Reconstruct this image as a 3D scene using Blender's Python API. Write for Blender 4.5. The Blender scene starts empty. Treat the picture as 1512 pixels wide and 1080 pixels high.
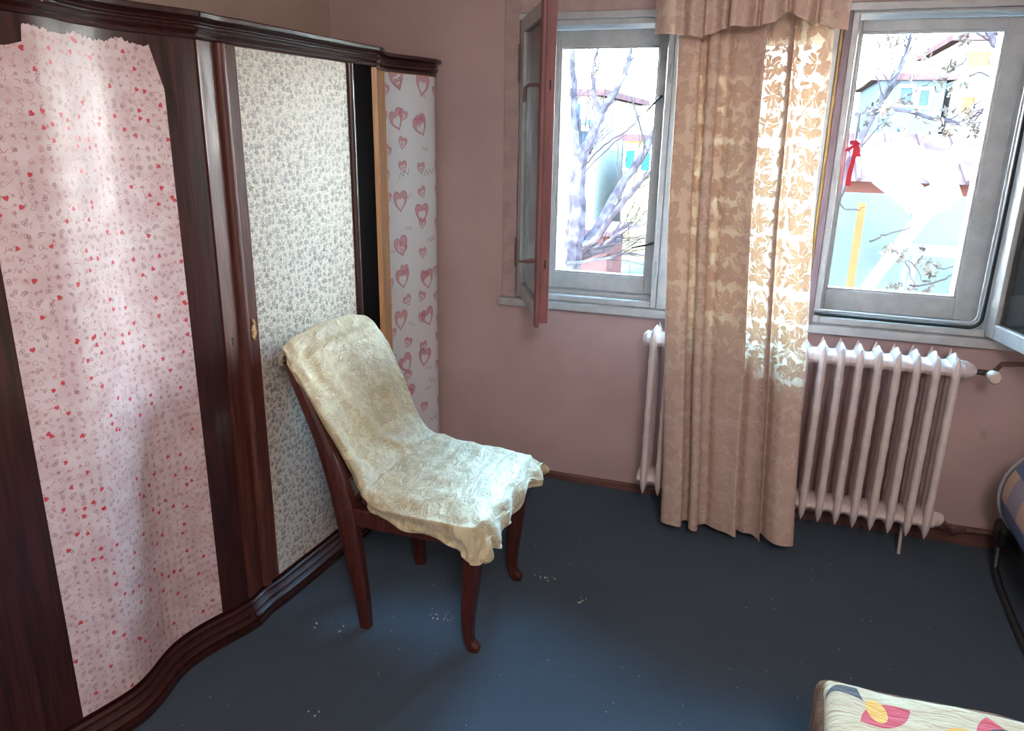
import bpy, bmesh, math, random
from mathutils import Vector, Matrix, noise
R = math.radians
random.seed(7)
sc = bpy.context.scene
COL = sc.collection

# ------------------------------------------------------------------ camera
cam_d = bpy.data.cameras.new('camera'); cam = bpy.data.objects.new('camera', cam_d); COL.objects.link(cam)
cam_d.sensor_width = 36; cam_d.lens = 36*1120/1512; cam_d.clip_start = .02; cam_d.clip_end = 300
mx = Vector((0.945436, 0.11079328, -0.3063913)); my = Vector((0.32538499, -0.27318622, 0.90525902)); mz = Vector((0.01659474, -0.95555959, -0.29433056))
M = Matrix((mx, my, mz))
cr = M @ Vector((1,0,0)); cu = M @ Vector((0,-1,0)); cb = M @ Vector((0,0,-1))
cam.matrix_world = Matrix(((cr.x,cu.x,cb.x,0),(cr.y,cu.y,cb.y,0),(cr.z,cu.z,cb.z,1.6),(0,0,0,1)))
sc.camera = cam

# ------------------------------------------------------------------ light
def lin(r, g, b):
    f = lambda c: (c/255/12.92 if c/255 <= .04045 else ((c/255+.055)/1.055)**2.4)
    return (f(r), f(g), f(b), 1)
W = bpy.data.worlds.new('sky'); sc.world = W; W.use_nodes = True
nt = W.node_tree; nt.nodes.clear()
wo = nt.nodes.new('ShaderNodeOutputWorld'); bg = nt.nodes.new('ShaderNodeBackground')
tc = nt.nodes.new('ShaderNodeTexCoord'); sp = nt.nodes.new('ShaderNodeSeparateXYZ'); cr_ = nt.nodes.new('ShaderNodeValToRGB')
nt.links.new(tc.outputs['Generated'], sp.inputs[0]); nt.links.new(sp.outputs['Z'], cr_.inputs[0])
e = cr_.color_ramp.elements; e[0].position = 0.0; e[0].color = (1, .96, .89, 1); e[1].position = .42; e[1].color = (.33, .66, 1, 1)
nt.links.new(cr_.outputs[0], bg.inputs[0]); bg.inputs[1].default_value = 34.0
nt.links.new(bg.outputs[0], wo.inputs[0])

def light(name, typ, loc, energy, color=(1,1,1), size=(1,1), target=None):
    d = bpy.data.lights.new(name, typ); o = bpy.data.objects.new(name, d); COL.objects.link(o)
    d.energy = energy; d.color = color; o.location = loc
    if typ == 'AREA': d.shape = 'RECTANGLE'; d.size, d.size_y = size
    if target is not None: o.rotation_euler = (Vector(target)-Vector(loc)).to_track_quat('-Z','Y').to_euler()
    return o
sun = light('sun', 'SUN', (0,-5,12), 5.0, (1,.86,.66), target=(4,9,0)); sun.data.angle = R(.6)
portal = light('window_portal', 'AREA', (-.12,3.47,1.47), 1, size=(2.0,1.25), target=(-.12,0,1.47)); portal.data.cycles.is_portal = True
fill = light('unseen_fill_light', 'POINT', (.4,-.4,2.2), 24, (1,.88,.82)); fill.data.shadow_soft_size = .25  # unseen fill light, added behind the camera to brighten the room
sc.view_settings.view_transform = 'Standard'; sc.view_settings.look = 'None'; sc.view_settings.gamma = 1; sc.view_settings.use_curve_mapping = False
sc.view_settings.exposure = 2.15
sc.cycles.use_denoising = True; sc.cycles.max_bounces = 12; sc.cycles.diffuse_bounces = 8; sc.cycles.transparent_max_bounces = 24
sc.cycles.sample_clamp_indirect = 6; sc.cycles.caustics_refractive = False; sc.cycles.caustics_reflective = False

# ------------------------------------------------------------------ node maths
class V:
    nt = None
    def __init__(s, sock): s.s = sock
    @staticmethod
    def m(op, *a, clamp=False):
        n = V.nt.nodes.new('ShaderNodeMath'); n.operation = op; n.use_clamp = clamp
        for i, x in enumerate(a):
            if isinstance(x, V): V.nt.links.new(x.s, n.inputs[i])
            else: n.inputs[i].default_value = x
        return V(n.outputs[0])
    def __add__(a, b): return V.m('ADD', a, b)
    __radd__ = __add__
    def __sub__(a, b): return V.m('SUBTRACT', a, b)
    def __rsub__(a, b): return V.m('SUBTRACT', b, a)
    def __mul__(a, b): return V.m('MULTIPLY', a, b)
    __rmul__ = __mul__
    def __truediv__(a, b): return V.m('DIVIDE', a, b)
def lt(a, b): return V.m('LESS_THAN', a, b)
def gt(a, b): return V.m('GREATER_THAN', a, b)
def mx_(a, b): return V.m('MAXIMUM', a, b)
def mn_(a, b): return V.m('MINIMUM', a, b)
def ab(a): return V.m('ABSOLUTE', a)
def sq(a): return V.m('SQRT', a)
def hyp(x, y): return sq(x*x + y*y)
def rng(v, lo, hi): return gt(v, lo)*lt(v, hi)
def sstep(v, a, b):
    n = V.nt.nodes.new('ShaderNodeMapRange'); n.interpolation_type = 'SMOOTHSTEP'
    V.nt.links.new(v.s, n.inputs[0]); n.inputs[1].default_value = a; n.inputs[2].default_value = b
    return V(n.outputs[0])
def node(t, **kw):
    n = V.nt.nodes.new(t)
    for k, v in kw.items(): setattr(n, k, v)
    return n
def setin(n, k, v):
    if isinstance(v, V): V.nt.links.new(v.s, n.inputs[k])
    elif hasattr(v, 'is_output'): V.nt.links.new(v, n.inputs[k])
    else: n.inputs[k].default_value = v
def combine(x, y, z=0.0):
    n = node('ShaderNodeCombineXYZ'); setin(n,0,x); setin(n,1,y); setin(n,2,z); return n.outputs[0]
def white(x, y, z=0.0):
    n = node('ShaderNodeTexWhiteNoise', noise_dimensions='3D'); V.nt.links.new(combine(x,y,z), n.inputs[0])
    s = node('ShaderNodeSeparateXYZ'); V.nt.links.new(n.outputs['Color'], s.inputs[0])
    return V(n.outputs['Value']), V(s.outputs[0]), V(s.outputs[1]), V(s.outputs[2])
def uv(obj=False):
    t = node('ShaderNodeTexCoord'); s = node('ShaderNodeSeparateXYZ'); V.nt.links.new(t.outputs['Object' if obj else 'UV'], s.inputs[0])
    return V(s.outputs[0]), V(s.outputs[1]), V(s.outputs[2])
def noi(vec, scale, detail=3, rough=.5, dist=0.0):
    n = node('ShaderNodeTexNoise'); n.inputs['Scale'].default_value = scale; n.inputs['Detail'].default_value = detail
    n.inputs['Roughness'].default_value = rough; n.inputs['Distortion'].default_value = dist
    if vec is not None: V.nt.links.new(vec, n.inputs['Vector'])
    return V(n.outputs['Fac'])
def mixc(f, a, b, mode='MIX'):
    n = node('ShaderNodeMix', data_type='RGBA', blend_type=mode)
    setin(n, 0, f)
    for i, c in ((6,a),(7,b)):
        if hasattr(c, 'is_output'): V.nt.links.new(c, n.inputs[i])
        else: n.inputs[i].default_value = c
    return n.outputs[2]
def cells(x, y, size, jit, seed, rot=6.283):
    """local coordinates in jittered, rotated cells (unit = cell) and random numbers"""
    sx, sy = x/size, y/size
    cx, cy = V.m('FLOOR', sx), V.m('FLOOR', sy)
    v, r1, r2, r3 = white(cx, cy, seed)
    lx = sx - cx - .5 - (r1-.5)*jit; ly = sy - cy - .5 - (r2-.5)*jit
    a = (r3-.5)*rot; c, s = V.m('COSINE', a), V.m('SINE', a)
    return lx*c - ly*s, lx*s + ly*c, v, r1, r2
def heart(x, y, size):
    """< 0 inside"""
    X, Y = x/size, y/size
    k = Y*1.15 - sq(ab(X))*.85 + .1
    return X*X + k*k - 1.0
def begin(name):
    m = bpy.data.materials.new(name); m.use_nodes = True; V.nt = m.node_tree
    return m, m.node_tree.nodes['Principled BSDF']
def bump(p, h, dist, strength=1.0):
    b = node('ShaderNodeBump'); b.inputs['Strength'].default_value = strength; b.inputs['Distance'].default_value = dist
    setin(b, 'Height', h); V.nt.links.new(b.outputs[0], p.inputs['Normal'])

def simple(name, col, rough=.5, spec=.5, metal=0.0, var=.06, vs=8, bmp=0.0, bs=60, coat=0.0, stain=None, stretch=None):
    if col[0] < .25*.99 and getattr(col, 'far', False): spec = 0
    m, p = begin(name)
    t = node('ShaderNodeTexCoord'); vec = t.outputs['Object']
    if stretch:
        mp = node('ShaderNodeMapping'); mp.inputs['Scale'].default_value = stretch; V.nt.links.new(vec, mp.inputs[0]); vec = mp.outputs[0]
    f = noi(vec, vs, 5, .6)
    dark = tuple(max(0,c*(1-var*2.2)) for c in col[:3])+(1,); lite = tuple(min(1,c*(1+var)) for c in col[:3])+(1,)
    c = mixc(sstep(f,.3,.7), dark, lite)
    if stain:
        c = mixc(sstep(noi(t.outputs['Object'], stain[1], 6, .7), stain[2], stain[2]+.12)*stain[3], c, stain[0])
    V.nt.links.new(c, p.inputs['Base Color'])
    p.inputs['Roughness'].default_value = rough; p.inputs['Specular IOR Level'].default_value = spec; p.inputs['Metallic'].default_value = metal
    p.inputs['Coat Weight'].default_value = coat; p.inputs['Coat Roughness'].default_value = .15
    if bmp: bump(p, noi(t.outputs['Object'], bs, 4, .6), bmp)
    return m

MT = {}
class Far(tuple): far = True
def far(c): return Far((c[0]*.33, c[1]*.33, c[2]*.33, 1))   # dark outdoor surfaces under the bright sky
MT['wall_pink'] = simple('wall_paint_pink', lin(196,171,170), .75, .25, var=.05, vs=2.2, bmp=.0012, bs=14, stain=(lin(150,118,112),9,.66,.5))
MT['wall_beige'] = simple('wall_paint_beige', lin(190,172,160), .8, .2, var=.04, vs=2, bmp=.003, bs=14)
MT['wall_plain'] = simple('wall_paint_grey', lin(196,190,186), .8, .2)
MT['ceiling'] = simple('ceiling_paint', lin(215,205,198), .85, .2)
MT['white_paint'] = simple('white_gloss_paint', lin(182,186,188), .38, .5, var=.06, vs=14, bmp=.002, bs=40, stain=(lin(140,128,112),22,.66,.7))
MT['pink_paint'] = simple('pink_over_white_paint', lin(186,162,160), .5, .4, var=.07, vs=14, bmp=.002, bs=40, stain=(lin(215,205,200),30,.68,.8))
MT['sash_edge'] = simple('brick_pink_paint', lin(142,94,96), .5, .4, var=.12, vs=30, stretch=(1,1,.15), stain=(lin(205,170,160),60,.68,.8))
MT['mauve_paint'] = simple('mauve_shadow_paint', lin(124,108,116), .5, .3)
MT['putty'] = simple('old_putty', lin(120,112,100), .8, .2, var=.3, vs=60)
MT['gasket'] = simple('dark_gap_filler', lin(34,42,42), .6, .4)
MT['gold_edge'] = simple('ochre_varnish', lin(150,118,60), .4, .5)
MT['iron'] = simple('dark_iron', lin(70,62,60), .45, .5, metal=.6, var=.2, vs=40)
MT['handle_brown'] = simple('rusty_painted_handle', lin(104,72,66), .45, .5, var=.25, vs=60)
MT['baseboard'] = simple('old_brown_baseboard', lin(112,78,72), .55, .4, var=.2, vs=10, stretch=(.3,1,3), stain=(lin(150,118,110),14,.6,.7))
MT['radiator'] = simple('radiator_enamel', lin(226,214,212), .42, .5, var=.05, vs=20, bmp=.0015, bs=90, stain=(lin(150,110,96),30,.7,.6))
MT['pipe'] = simple('pipe_paint', lin(120,92,86), .5, .4, var=.2, vs=20)
MT['valve'] = simple('cream_plastic', lin(215,200,190), .4, .5)

def wood(name, dark, light, rough=.3, coat=.35, scale=1.0):
    m, p = begin(name)
    t = node('ShaderNodeTexCoord'); mp = node('ShaderNodeMapping'); mp.inputs['Scale'].default_value = (9*scale, 9*scale, .55*scale)
    V.nt.links.new(t.outputs['Object'], mp.inputs[0])
    f = noi(mp.outputs[0], 6, 7, .65, 1.2)
    c = mixc(sstep(f,.3,.72), dark, light)
    V.nt.links.new(c, p.inputs['Base Color']); setin(p,'Roughness', f*.15+(rough-.05))
    p.inputs['Coat Weight'].default_value = coat; p.inputs['Coat Roughness'].default_value = .12
    bump(p, f, .0008)
    return m
MT['mahogany'] = wood('mahogany_dark', lin(34,14,13), lin(66,30,26), .32, .4)
MT['mahogany_red'] = wood('mahogany_red', lin(62,28,24), lin(104,56,46), .52, .08)
MT['lit_wood'] = wood('light_wood_edge', lin(196,142,92), lin(226,180,128), .4, .3)  # pale tone puts the window's glare into the unpapered door strip
MT['chair_wood'] = wood('chair_red_wood', lin(50,20,16), lin(86,36,28), .4, .2, 1.6)
MT['stile_shade'] = simple('stile_shade_black', lin(16,13,14), .85, .1)  # black stands in for the shade on the recessed stile
MT['raw_wood'] = simple('splintered_raw_wood', lin(196,160,120), .8, .1, var=.4, vs=60, bmp=.01, bs=80)

def carpet():
    m, p = begin('dark_blue_carpet')
    t = node('ShaderNodeTexCoord'); o = t.outputs['Object']
    f1 = noi(o, 380, 3, .7); f2 = noi(o, 3.0, 5, .6); f3 = noi(o, 60, 4, .7)
    c = mixc(sstep(f1,.3,.7), lin(29,39,48), lin(68,86,101))
    c = mixc(sstep(f2,.35,.7)*.35, c, lin(64,82,96))
    c = mixc(sstep(f3,.72,.8)*.5, c, lin(96,100,104))
    V.nt.links.new(c, p.inputs['Base Color']); p.inputs['Roughness'].default_value = .95; p.inputs['Specular IOR Level'].default_value = .15
    p.inputs['Sheen Weight'].default_value = .25; p.inputs['Sheen Tint'].default_value = (.6,.75,1,1)
    bump(p, f1*.6+f3*.4, .006)
    return m
MT['carpet'] = carpet()

def paper_hearts():
    m, p = begin('heart_print_wallpaper')
    x, y, _ = uv()
    c = lin(214,190,190)
    t = node('ShaderNodeTexCoord')
    c = mixc(sstep(noi(t.outputs['UV'], 14, 3), .35,.65), lin(196,172,174), lin(208,190,192))
    def lay(c, x, y, cell, seed, jit=.45):
        lx, ly, v, r1, r2 = cells(x, y, cell, jit, seed)
        h = heart(lx, ly, .24)
        solid = lt(h, 0.0); outl = lt(ab(h+.1), .22)
        ring = mx_(lt(ab(hyp(lx+.1, ly)-.15), .035), lt(ab(hyp(lx-.1, ly)-.15), .035))
        d = hyp(lx, ly-.12)
        lolly = mx_(lt(d,.16), lt(ab(lx),.03)*rng(ly,-.34,0.0))
        swirl = lt(V.m('SINE', d*60.0 + 1.0), .2)*lt(d,.2)
        cane = mx_(lt(ab(lx),.04)*rng(ly,-.3,.15), lt(ab(hyp(lx-.09,ly-.15)-.09),.04)*gt(ly,.15))
        box = rng(ab(lx),-1,.24)*rng(ab(ly),-1,.17)
        env = box*(1.0 - rng(ab(lx),-1,.2)*rng(ab(ly),-1,.13)) + box*lt(ab(ly-ab(lx)*.6+.02),.03)
        env = mn_(env, 1.0)
        red = (lin(192,36,52), lin(150,80,84), lin(178,128,132), lin(120,62,66), lin(186,150,152))
        for mask, lo, hi, col, al in ((solid,0,.07,red[0],.9),(outl,.07,.20,red[3],.55),(ring,.20,.34,red[3],.6),(lolly,.34,.6,red[1],.5),
                                  (swirl,.6,.7,red[2],.6),(cane,.7,.84,red[2],.85),(env,.84,1.01,red[2],.9)):
            c = mixc(mask*rng(v,lo,hi)*al, c, col)
        return c
    c = lay(c, x, y, .026, 3.0); c = lay(c, x+.013, y+.017, .0235, 9.0, .5)
    V.nt.links.new(c, p.inputs['Base Color'])
    setin(p, 'Roughness', .4); p.inputs['Specular IOR Level'].default_value = .4
    bump(p, noi(t.outputs['UV'], 9, 3), .006)
    return m
MT['paper_hearts'] = paper_hearts()

def paper_big_hearts():
    m, p = begin('large_heart_print_wallpaper')
    x, y, _ = uv()
    c = lin(232,236,240)
    c = mixc(0.0, lin(232,236,240), c)
    def lay(c, x, y, cell, seed, size, lo, hi, small):
        lx, ly, v, r1, r2 = cells(x, y, cell, .45, seed, 1.1)
        h = heart(lx, ly, size); h2 = heart(lx, ly+size*.15, size*.55); h3 = heart(lx, ly+size*.1, size*.3)
        on = rng(v, lo, hi)
        a = lt(h,0.0)*(1.0-lt(h2,0.0)); b = mx_(a, lt(h3,0.0)) if small else a
        c = mixc(b*on*.7, c, lin(206,120,140))
        c = mixc(lt(ab(h),.1)*on*.6, c, lin(160,80,100))
        w = lt(ab(ly - V.m('SINE', lx*40.0)*.05), .022)*lt(ab(lx),.2)*gt(v, hi)
        return mixc(w*.55, c, lin(120,110,116))
    c = lay(c, x, y, .17, 2.0, .25, 0, .7, False); c = lay(c, x+.05, y+.06, .11, 5.0, .22, 0, .66, True)
    V.nt.links.new(c, p.inputs['Base Color']); p.inputs['Roughness'].default_value = .3; p.inputs['Coat Weight'].default_value = .5; p.inputs['Coat Roughness'].default_value = .25
    return m
MT['paper_big'] = paper_big_hearts()

def paper_floral():
    m, p = begin('small_grey_floral_wallpaper')
    x, y, _ = uv()
    c = mixc(0.0, lin(216,208,196), lin(216,208,196))
    def lay(c, cell, off, rad, pet, al):
        vn = node('ShaderNodeTexVoronoi', voronoi_dimensions='2D'); vn.inputs['Scale'].default_value = 1.0; vn.inputs['Randomness'].default_value = .85
        px, py = x/cell+off, y/cell+off*1.7
        V.nt.links.new(combine(px, py), vn.inputs['Vector'])
        q = node('ShaderNodeSeparateXYZ'); V.nt.links.new(vn.outputs['Position'], q.inputs[0]); w = node('ShaderNodeSeparateXYZ'); V.nt.links.new(vn.outputs['Color'], w.inputs[0])
        lx, ly = px-V(q.outputs[0]), py-V(q.outputs[1]); r = V(w.outputs[0])
        th = V.m('ARCTAN2', ly, lx) + r*6.0; d = hyp(lx, ly)
        k = ab(V.m('COSINE', th*pet))*.6+.4
        f = lt(d, k*(r*.5+.6)*rad)*gt(d, rad*.1)
        return mixc(f*(V(w.outputs[1])*.6+.4)*al, c, lin(92,86,90))
    c = lay(c, .021, 0.0, .52, 2.5, .75); c = lay(c, .010, 3.3, .42, 2.0, .6); c = lay(c, .0058, 7.1, .36, 1.5, .45)
    V.nt.links.new(c, p.inputs['Base Color']); p.inputs['Specular IOR Level'].default_value = .3; p.inputs['Roughness'].default_value = .5
    return m
MT['paper_floral'] = paper_floral()

def floral_mask(x, y, s):
    """damask: five-petalled flowers with leaves between, 0..1"""
    n = noi(combine(x/s, y/s), 3.0, 2, .5); x = x + (n-.5)*s*.35; n2 = noi(combine(y/s, x/s, 4.0), 3.0, 2, .5); y = y + (n2-.5)*s*.35
    lx, ly, v, r1, r2 = cells(x, y, s, .3, 2.0)
    th = V.m('ARCTAN2', ly, lx); d = hyp(lx, ly)
    k = ab(V.m('COSINE', th*2.5))*.5+.5
    fl = lt(d, k*.42)*gt(ab(V.m('SINE', th*5.0)), .16)*gt(d, .06)
    lx, ly, v, r1, r2 = cells(x+s*.5, y+s*.4, s*.62, .35, 7.0)
    leaf = lt(ab(ly), .26*(1.0-lx*lx*5.5))*gt(ab(ly), .03)
    leaf = leaf*gt(ab(V.m('FRACT', (lx+ab(ly)*.8)*6.0)-.5), .12)
    lx, ly, v, r1, r2 = cells(x+s*.2, y+s*.9, s*.5, .4, 11.0)
    lf2 = lt(ab(ly-lx*lx*.8), .17*(1.0-lx*lx*6.5))
    return mx_(fl, mx_(leaf, lf2))

def curtain_mat(name, solid=False, print_=1.0):
    m, p = begin(name); nt = V.nt
    x, y, _ = uv()
    f = floral_mask(x, y, .105)
    weave = gt(V.m('SINE', x*5200.0)*V.m('SINE', y*5200.0), -.15)
    out = nt.nodes['Material Output']
    col = mixc(f, lin(218,194,184), lin(206,180,168))
    tcol = mixc(f, lin(240,226,196), lin(206,160,116))
    d = node('ShaderNodeBsdfDiffuse'); V.nt.links.new(col, d.inputs[0])
    t = node('ShaderNodeBsdfTranslucent'); V.nt.links.new(tcol, t.inputs[0])
    g = node('ShaderNodeBsdfGlossy'); g.inputs['Roughness'].default_value = .5; g.inputs[0].default_value = lin(230,215,200)
    tr = node('ShaderNodeBsdfTransparent')
    b = node('ShaderNodeBump'); b.inputs['Distance'].default_value = .003; b.inputs['Strength'].default_value = .8; setin(b,'Height', f + noi(combine(x,y),300,2)*.3)
    for q in (d, g): V.nt.links.new(b.outputs[0], q.inputs['Normal'])
    s1 = node('ShaderNodeMixShader'); setin(s1,0, (1.0-f)*.12+.11); V.nt.links.new(d.outputs[0], s1.inputs[1]); V.nt.links.new(t.outputs[0], s1.inputs[2])
    s2 = node('ShaderNodeMixShader'); setin(s2,0, .06); V.nt.links.new(s1.outputs[0], s2.inputs[1]); V.nt.links.new(g.outputs[0], s2.inputs[2])
    s3 = node('ShaderNodeMixShader'); setin(s3,0, (1.0-f)*(.003 if solid else .011)); V.nt.links.new(s2.outputs[0], s3.inputs[1]); V.nt.links.new(tr.outputs[0], s3.inputs[2])
    V.nt.links.new(s3.outputs[0], out.inputs[0])
    return m
MT['curtain'] = curtain_mat('lace_damask_curtain')
MT['valance'] = curtain_mat('pleated_voile', True)

def cover_mat():
    m, p = begin('cream_damask_cover')
    x, y, _ = uv()
    f = floral_mask(x, y, .085)
    tx = node('ShaderNodeTexCoord')
    c = mixc(f, lin(208,198,164), lin(190,176,142))
    c = mixc(sstep(noi(tx.outputs['UV'], 12, 3),.4,.7)*.3, c, lin(170,150,110))
    V.nt.links.new(c, p.inputs['Base Color']); setin(p,'Roughness', .62-f*.2); p.inputs['Sheen Weight'].default_value = .3
    p.inputs['Specular IOR Level'].default_value = .35
    bump(p, f*.6 + noi(combine(x*.8,y*1.6), 22, 4, .55, .8)*1.2, .008)
    return m
MT['cover'] = cover_mat()

def glass_mat(name, tint=(.97,.99,.98,1), rough=.0, dirt=.0012):
    m, p = begin(name); nt = V.nt
    tr = node('ShaderNodeBsdfTransparent'); tr.inputs[0].default_value = tint
    gl = node('ShaderNodeBsdfGlossy'); gl.inputs['Roughness'].default_value = .02
    df = node('ShaderNodeBsdfTranslucent'); df.inputs[0].default_value = (.9,.92,.92,1)
    fr = node('ShaderNodeFresnel'); fr.inputs[0].default_value = 1.45
    t = node('ShaderNodeTexCoord')
    d2 = node('ShaderNodeBsdfDiffuse'); d2.inputs[0].default_value = (.8,.84,.84,1)
    sd = node('ShaderNodeMixShader'); nt.links.new(df.outputs[0], sd.inputs[1]); nt.links.new(d2.outputs[0], sd.inputs[2]); df = sd
    s0 = node('ShaderNodeMixShader'); setin(s0,0, sstep(noi(t.outputs['Object'],5,5,.7),.45,.8)*dirt+dirt*.3)
    nt.links.new(tr.outputs[0], s0.inputs[1]); nt.links.new(sd.outputs[0], s0.inputs[2])
    s1 = node('ShaderNodeMixShader'); nt.links.new(fr.outputs[0], s1.inputs[0]); nt.links.new(s0.outputs[0], s1.inputs[1]); nt.links.new(gl.outputs[0], s1.inputs[2])
    nt.links.new(s1.outputs[0], nt.nodes['Material Output'].inputs[0])
    return m
MT['glass'] = glass_mat('window_glass')

MT['dusty_glass'] = glass_mat('dusty_glass', dirt=.22)

def sheet_mat():
    m, p = begin('printed_cream_sheet')
    x, y, _ = uv()
    tx = node('ShaderNodeTexCoord')
    c = mixc(sstep(noi(tx.outputs['UV'], 8, 3),.3,.7), lin(172,146,112), lin(184,160,126))
    for seed, cell, col, lo, ox, kind in ((1.0,.19,lin(180,52,62),.45,.02,0),(2.0,.17,lin(206,150,58),.35,.05,1),(3.0,.15,lin(58,48,46),.4,.085,2)):
        lx, ly, v, r1, r2 = cells(x+ox, y+ox*.7, cell, .4, seed)
        if kind == 0: f = lt(ab(ly), .17*(1.0-lx*lx*9.0))
        elif kind == 1: f = lt(hyp(lx, ly*1.7), .2)
        else: f = lt(ab(ly-lx*lx*1.2), (lx+.3)*.22)*lt(ab(lx),.3)
        c = mixc(f*gt(v,lo), c, col)
    V.nt.links.new(c, p.inputs['Base Color']); p.inputs['Roughness'].default_value = .8
    bump(p, noi(combine(x,y*3.0), 9, 4, .6, .6), .012)
    return m
MT['sheet'] = sheet_mat()
MT['plush'] = simple('brown_plush', lin(122,84,64), .9, .1, var=.3, vs=14, bmp=.006, bs=160)
def check_mat():
    m, p = begin('blue_peach_check')
    x, y, _ = uv()
    a = gt(V.m('FRACT', x/.24+.35), .5); b = gt(V.m('FRACT', y/.24), .5)
    c = mixc(a, lin(206,178,160), lin(84,112,164)); c = mixc(b*.6, c, lin(104,130,180)); c = mixc(a*b*.5, c, lin(60,78,120))
    c = mixc(gt(V.m('SINE', x*1400.0)*V.m('SINE', y*1400.0),.3)*.3, c, lin(190,180,180))
    V.nt.links.new(c, p.inputs['Base Color']); p.inputs['Roughness'].default_value = .85
    bump(p, noi(combine(x,y), 40, 4), .004)
    return m
MT['check'] = check_mat()
MT['piping'] = simple('grey_piping', lin(150,158,166), .6)
MT['steel'] = simple('dark_tube_paint', lin(44,50,54), .3, .6, var=.1)
MT['shadow_black'] = simple('shadow_black', lin(20,20,22), .5)
MT['ribbon'] = simple('red_ribbon', lin(206,36,58), .5)
MT['crumb'] = simple('pale_crumbs', lin(200,195,185), .8)
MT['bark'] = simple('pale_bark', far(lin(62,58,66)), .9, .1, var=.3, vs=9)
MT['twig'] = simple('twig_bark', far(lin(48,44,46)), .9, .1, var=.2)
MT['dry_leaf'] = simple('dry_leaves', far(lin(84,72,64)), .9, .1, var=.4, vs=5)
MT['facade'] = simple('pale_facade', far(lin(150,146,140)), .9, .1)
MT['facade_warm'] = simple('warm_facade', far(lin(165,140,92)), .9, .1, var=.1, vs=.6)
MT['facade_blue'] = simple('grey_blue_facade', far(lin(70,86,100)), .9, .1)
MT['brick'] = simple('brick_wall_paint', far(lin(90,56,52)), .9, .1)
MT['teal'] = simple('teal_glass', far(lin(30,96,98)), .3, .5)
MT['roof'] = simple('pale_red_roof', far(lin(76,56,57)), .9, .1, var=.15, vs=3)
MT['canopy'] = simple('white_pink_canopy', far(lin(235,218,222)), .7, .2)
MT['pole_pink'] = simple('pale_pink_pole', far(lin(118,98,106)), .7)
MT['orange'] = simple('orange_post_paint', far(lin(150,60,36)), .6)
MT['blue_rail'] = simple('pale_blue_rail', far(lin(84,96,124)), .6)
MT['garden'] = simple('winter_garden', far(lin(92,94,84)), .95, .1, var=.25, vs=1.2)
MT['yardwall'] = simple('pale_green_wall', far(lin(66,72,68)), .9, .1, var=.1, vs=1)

MT['pane_dark'] = simple('distant_pane', far(lin(48,62,80)), .3, .5)
MT['orange_pane'] = simple('orange_blind', far(lin(170,90,50)), .6, .3)
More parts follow.
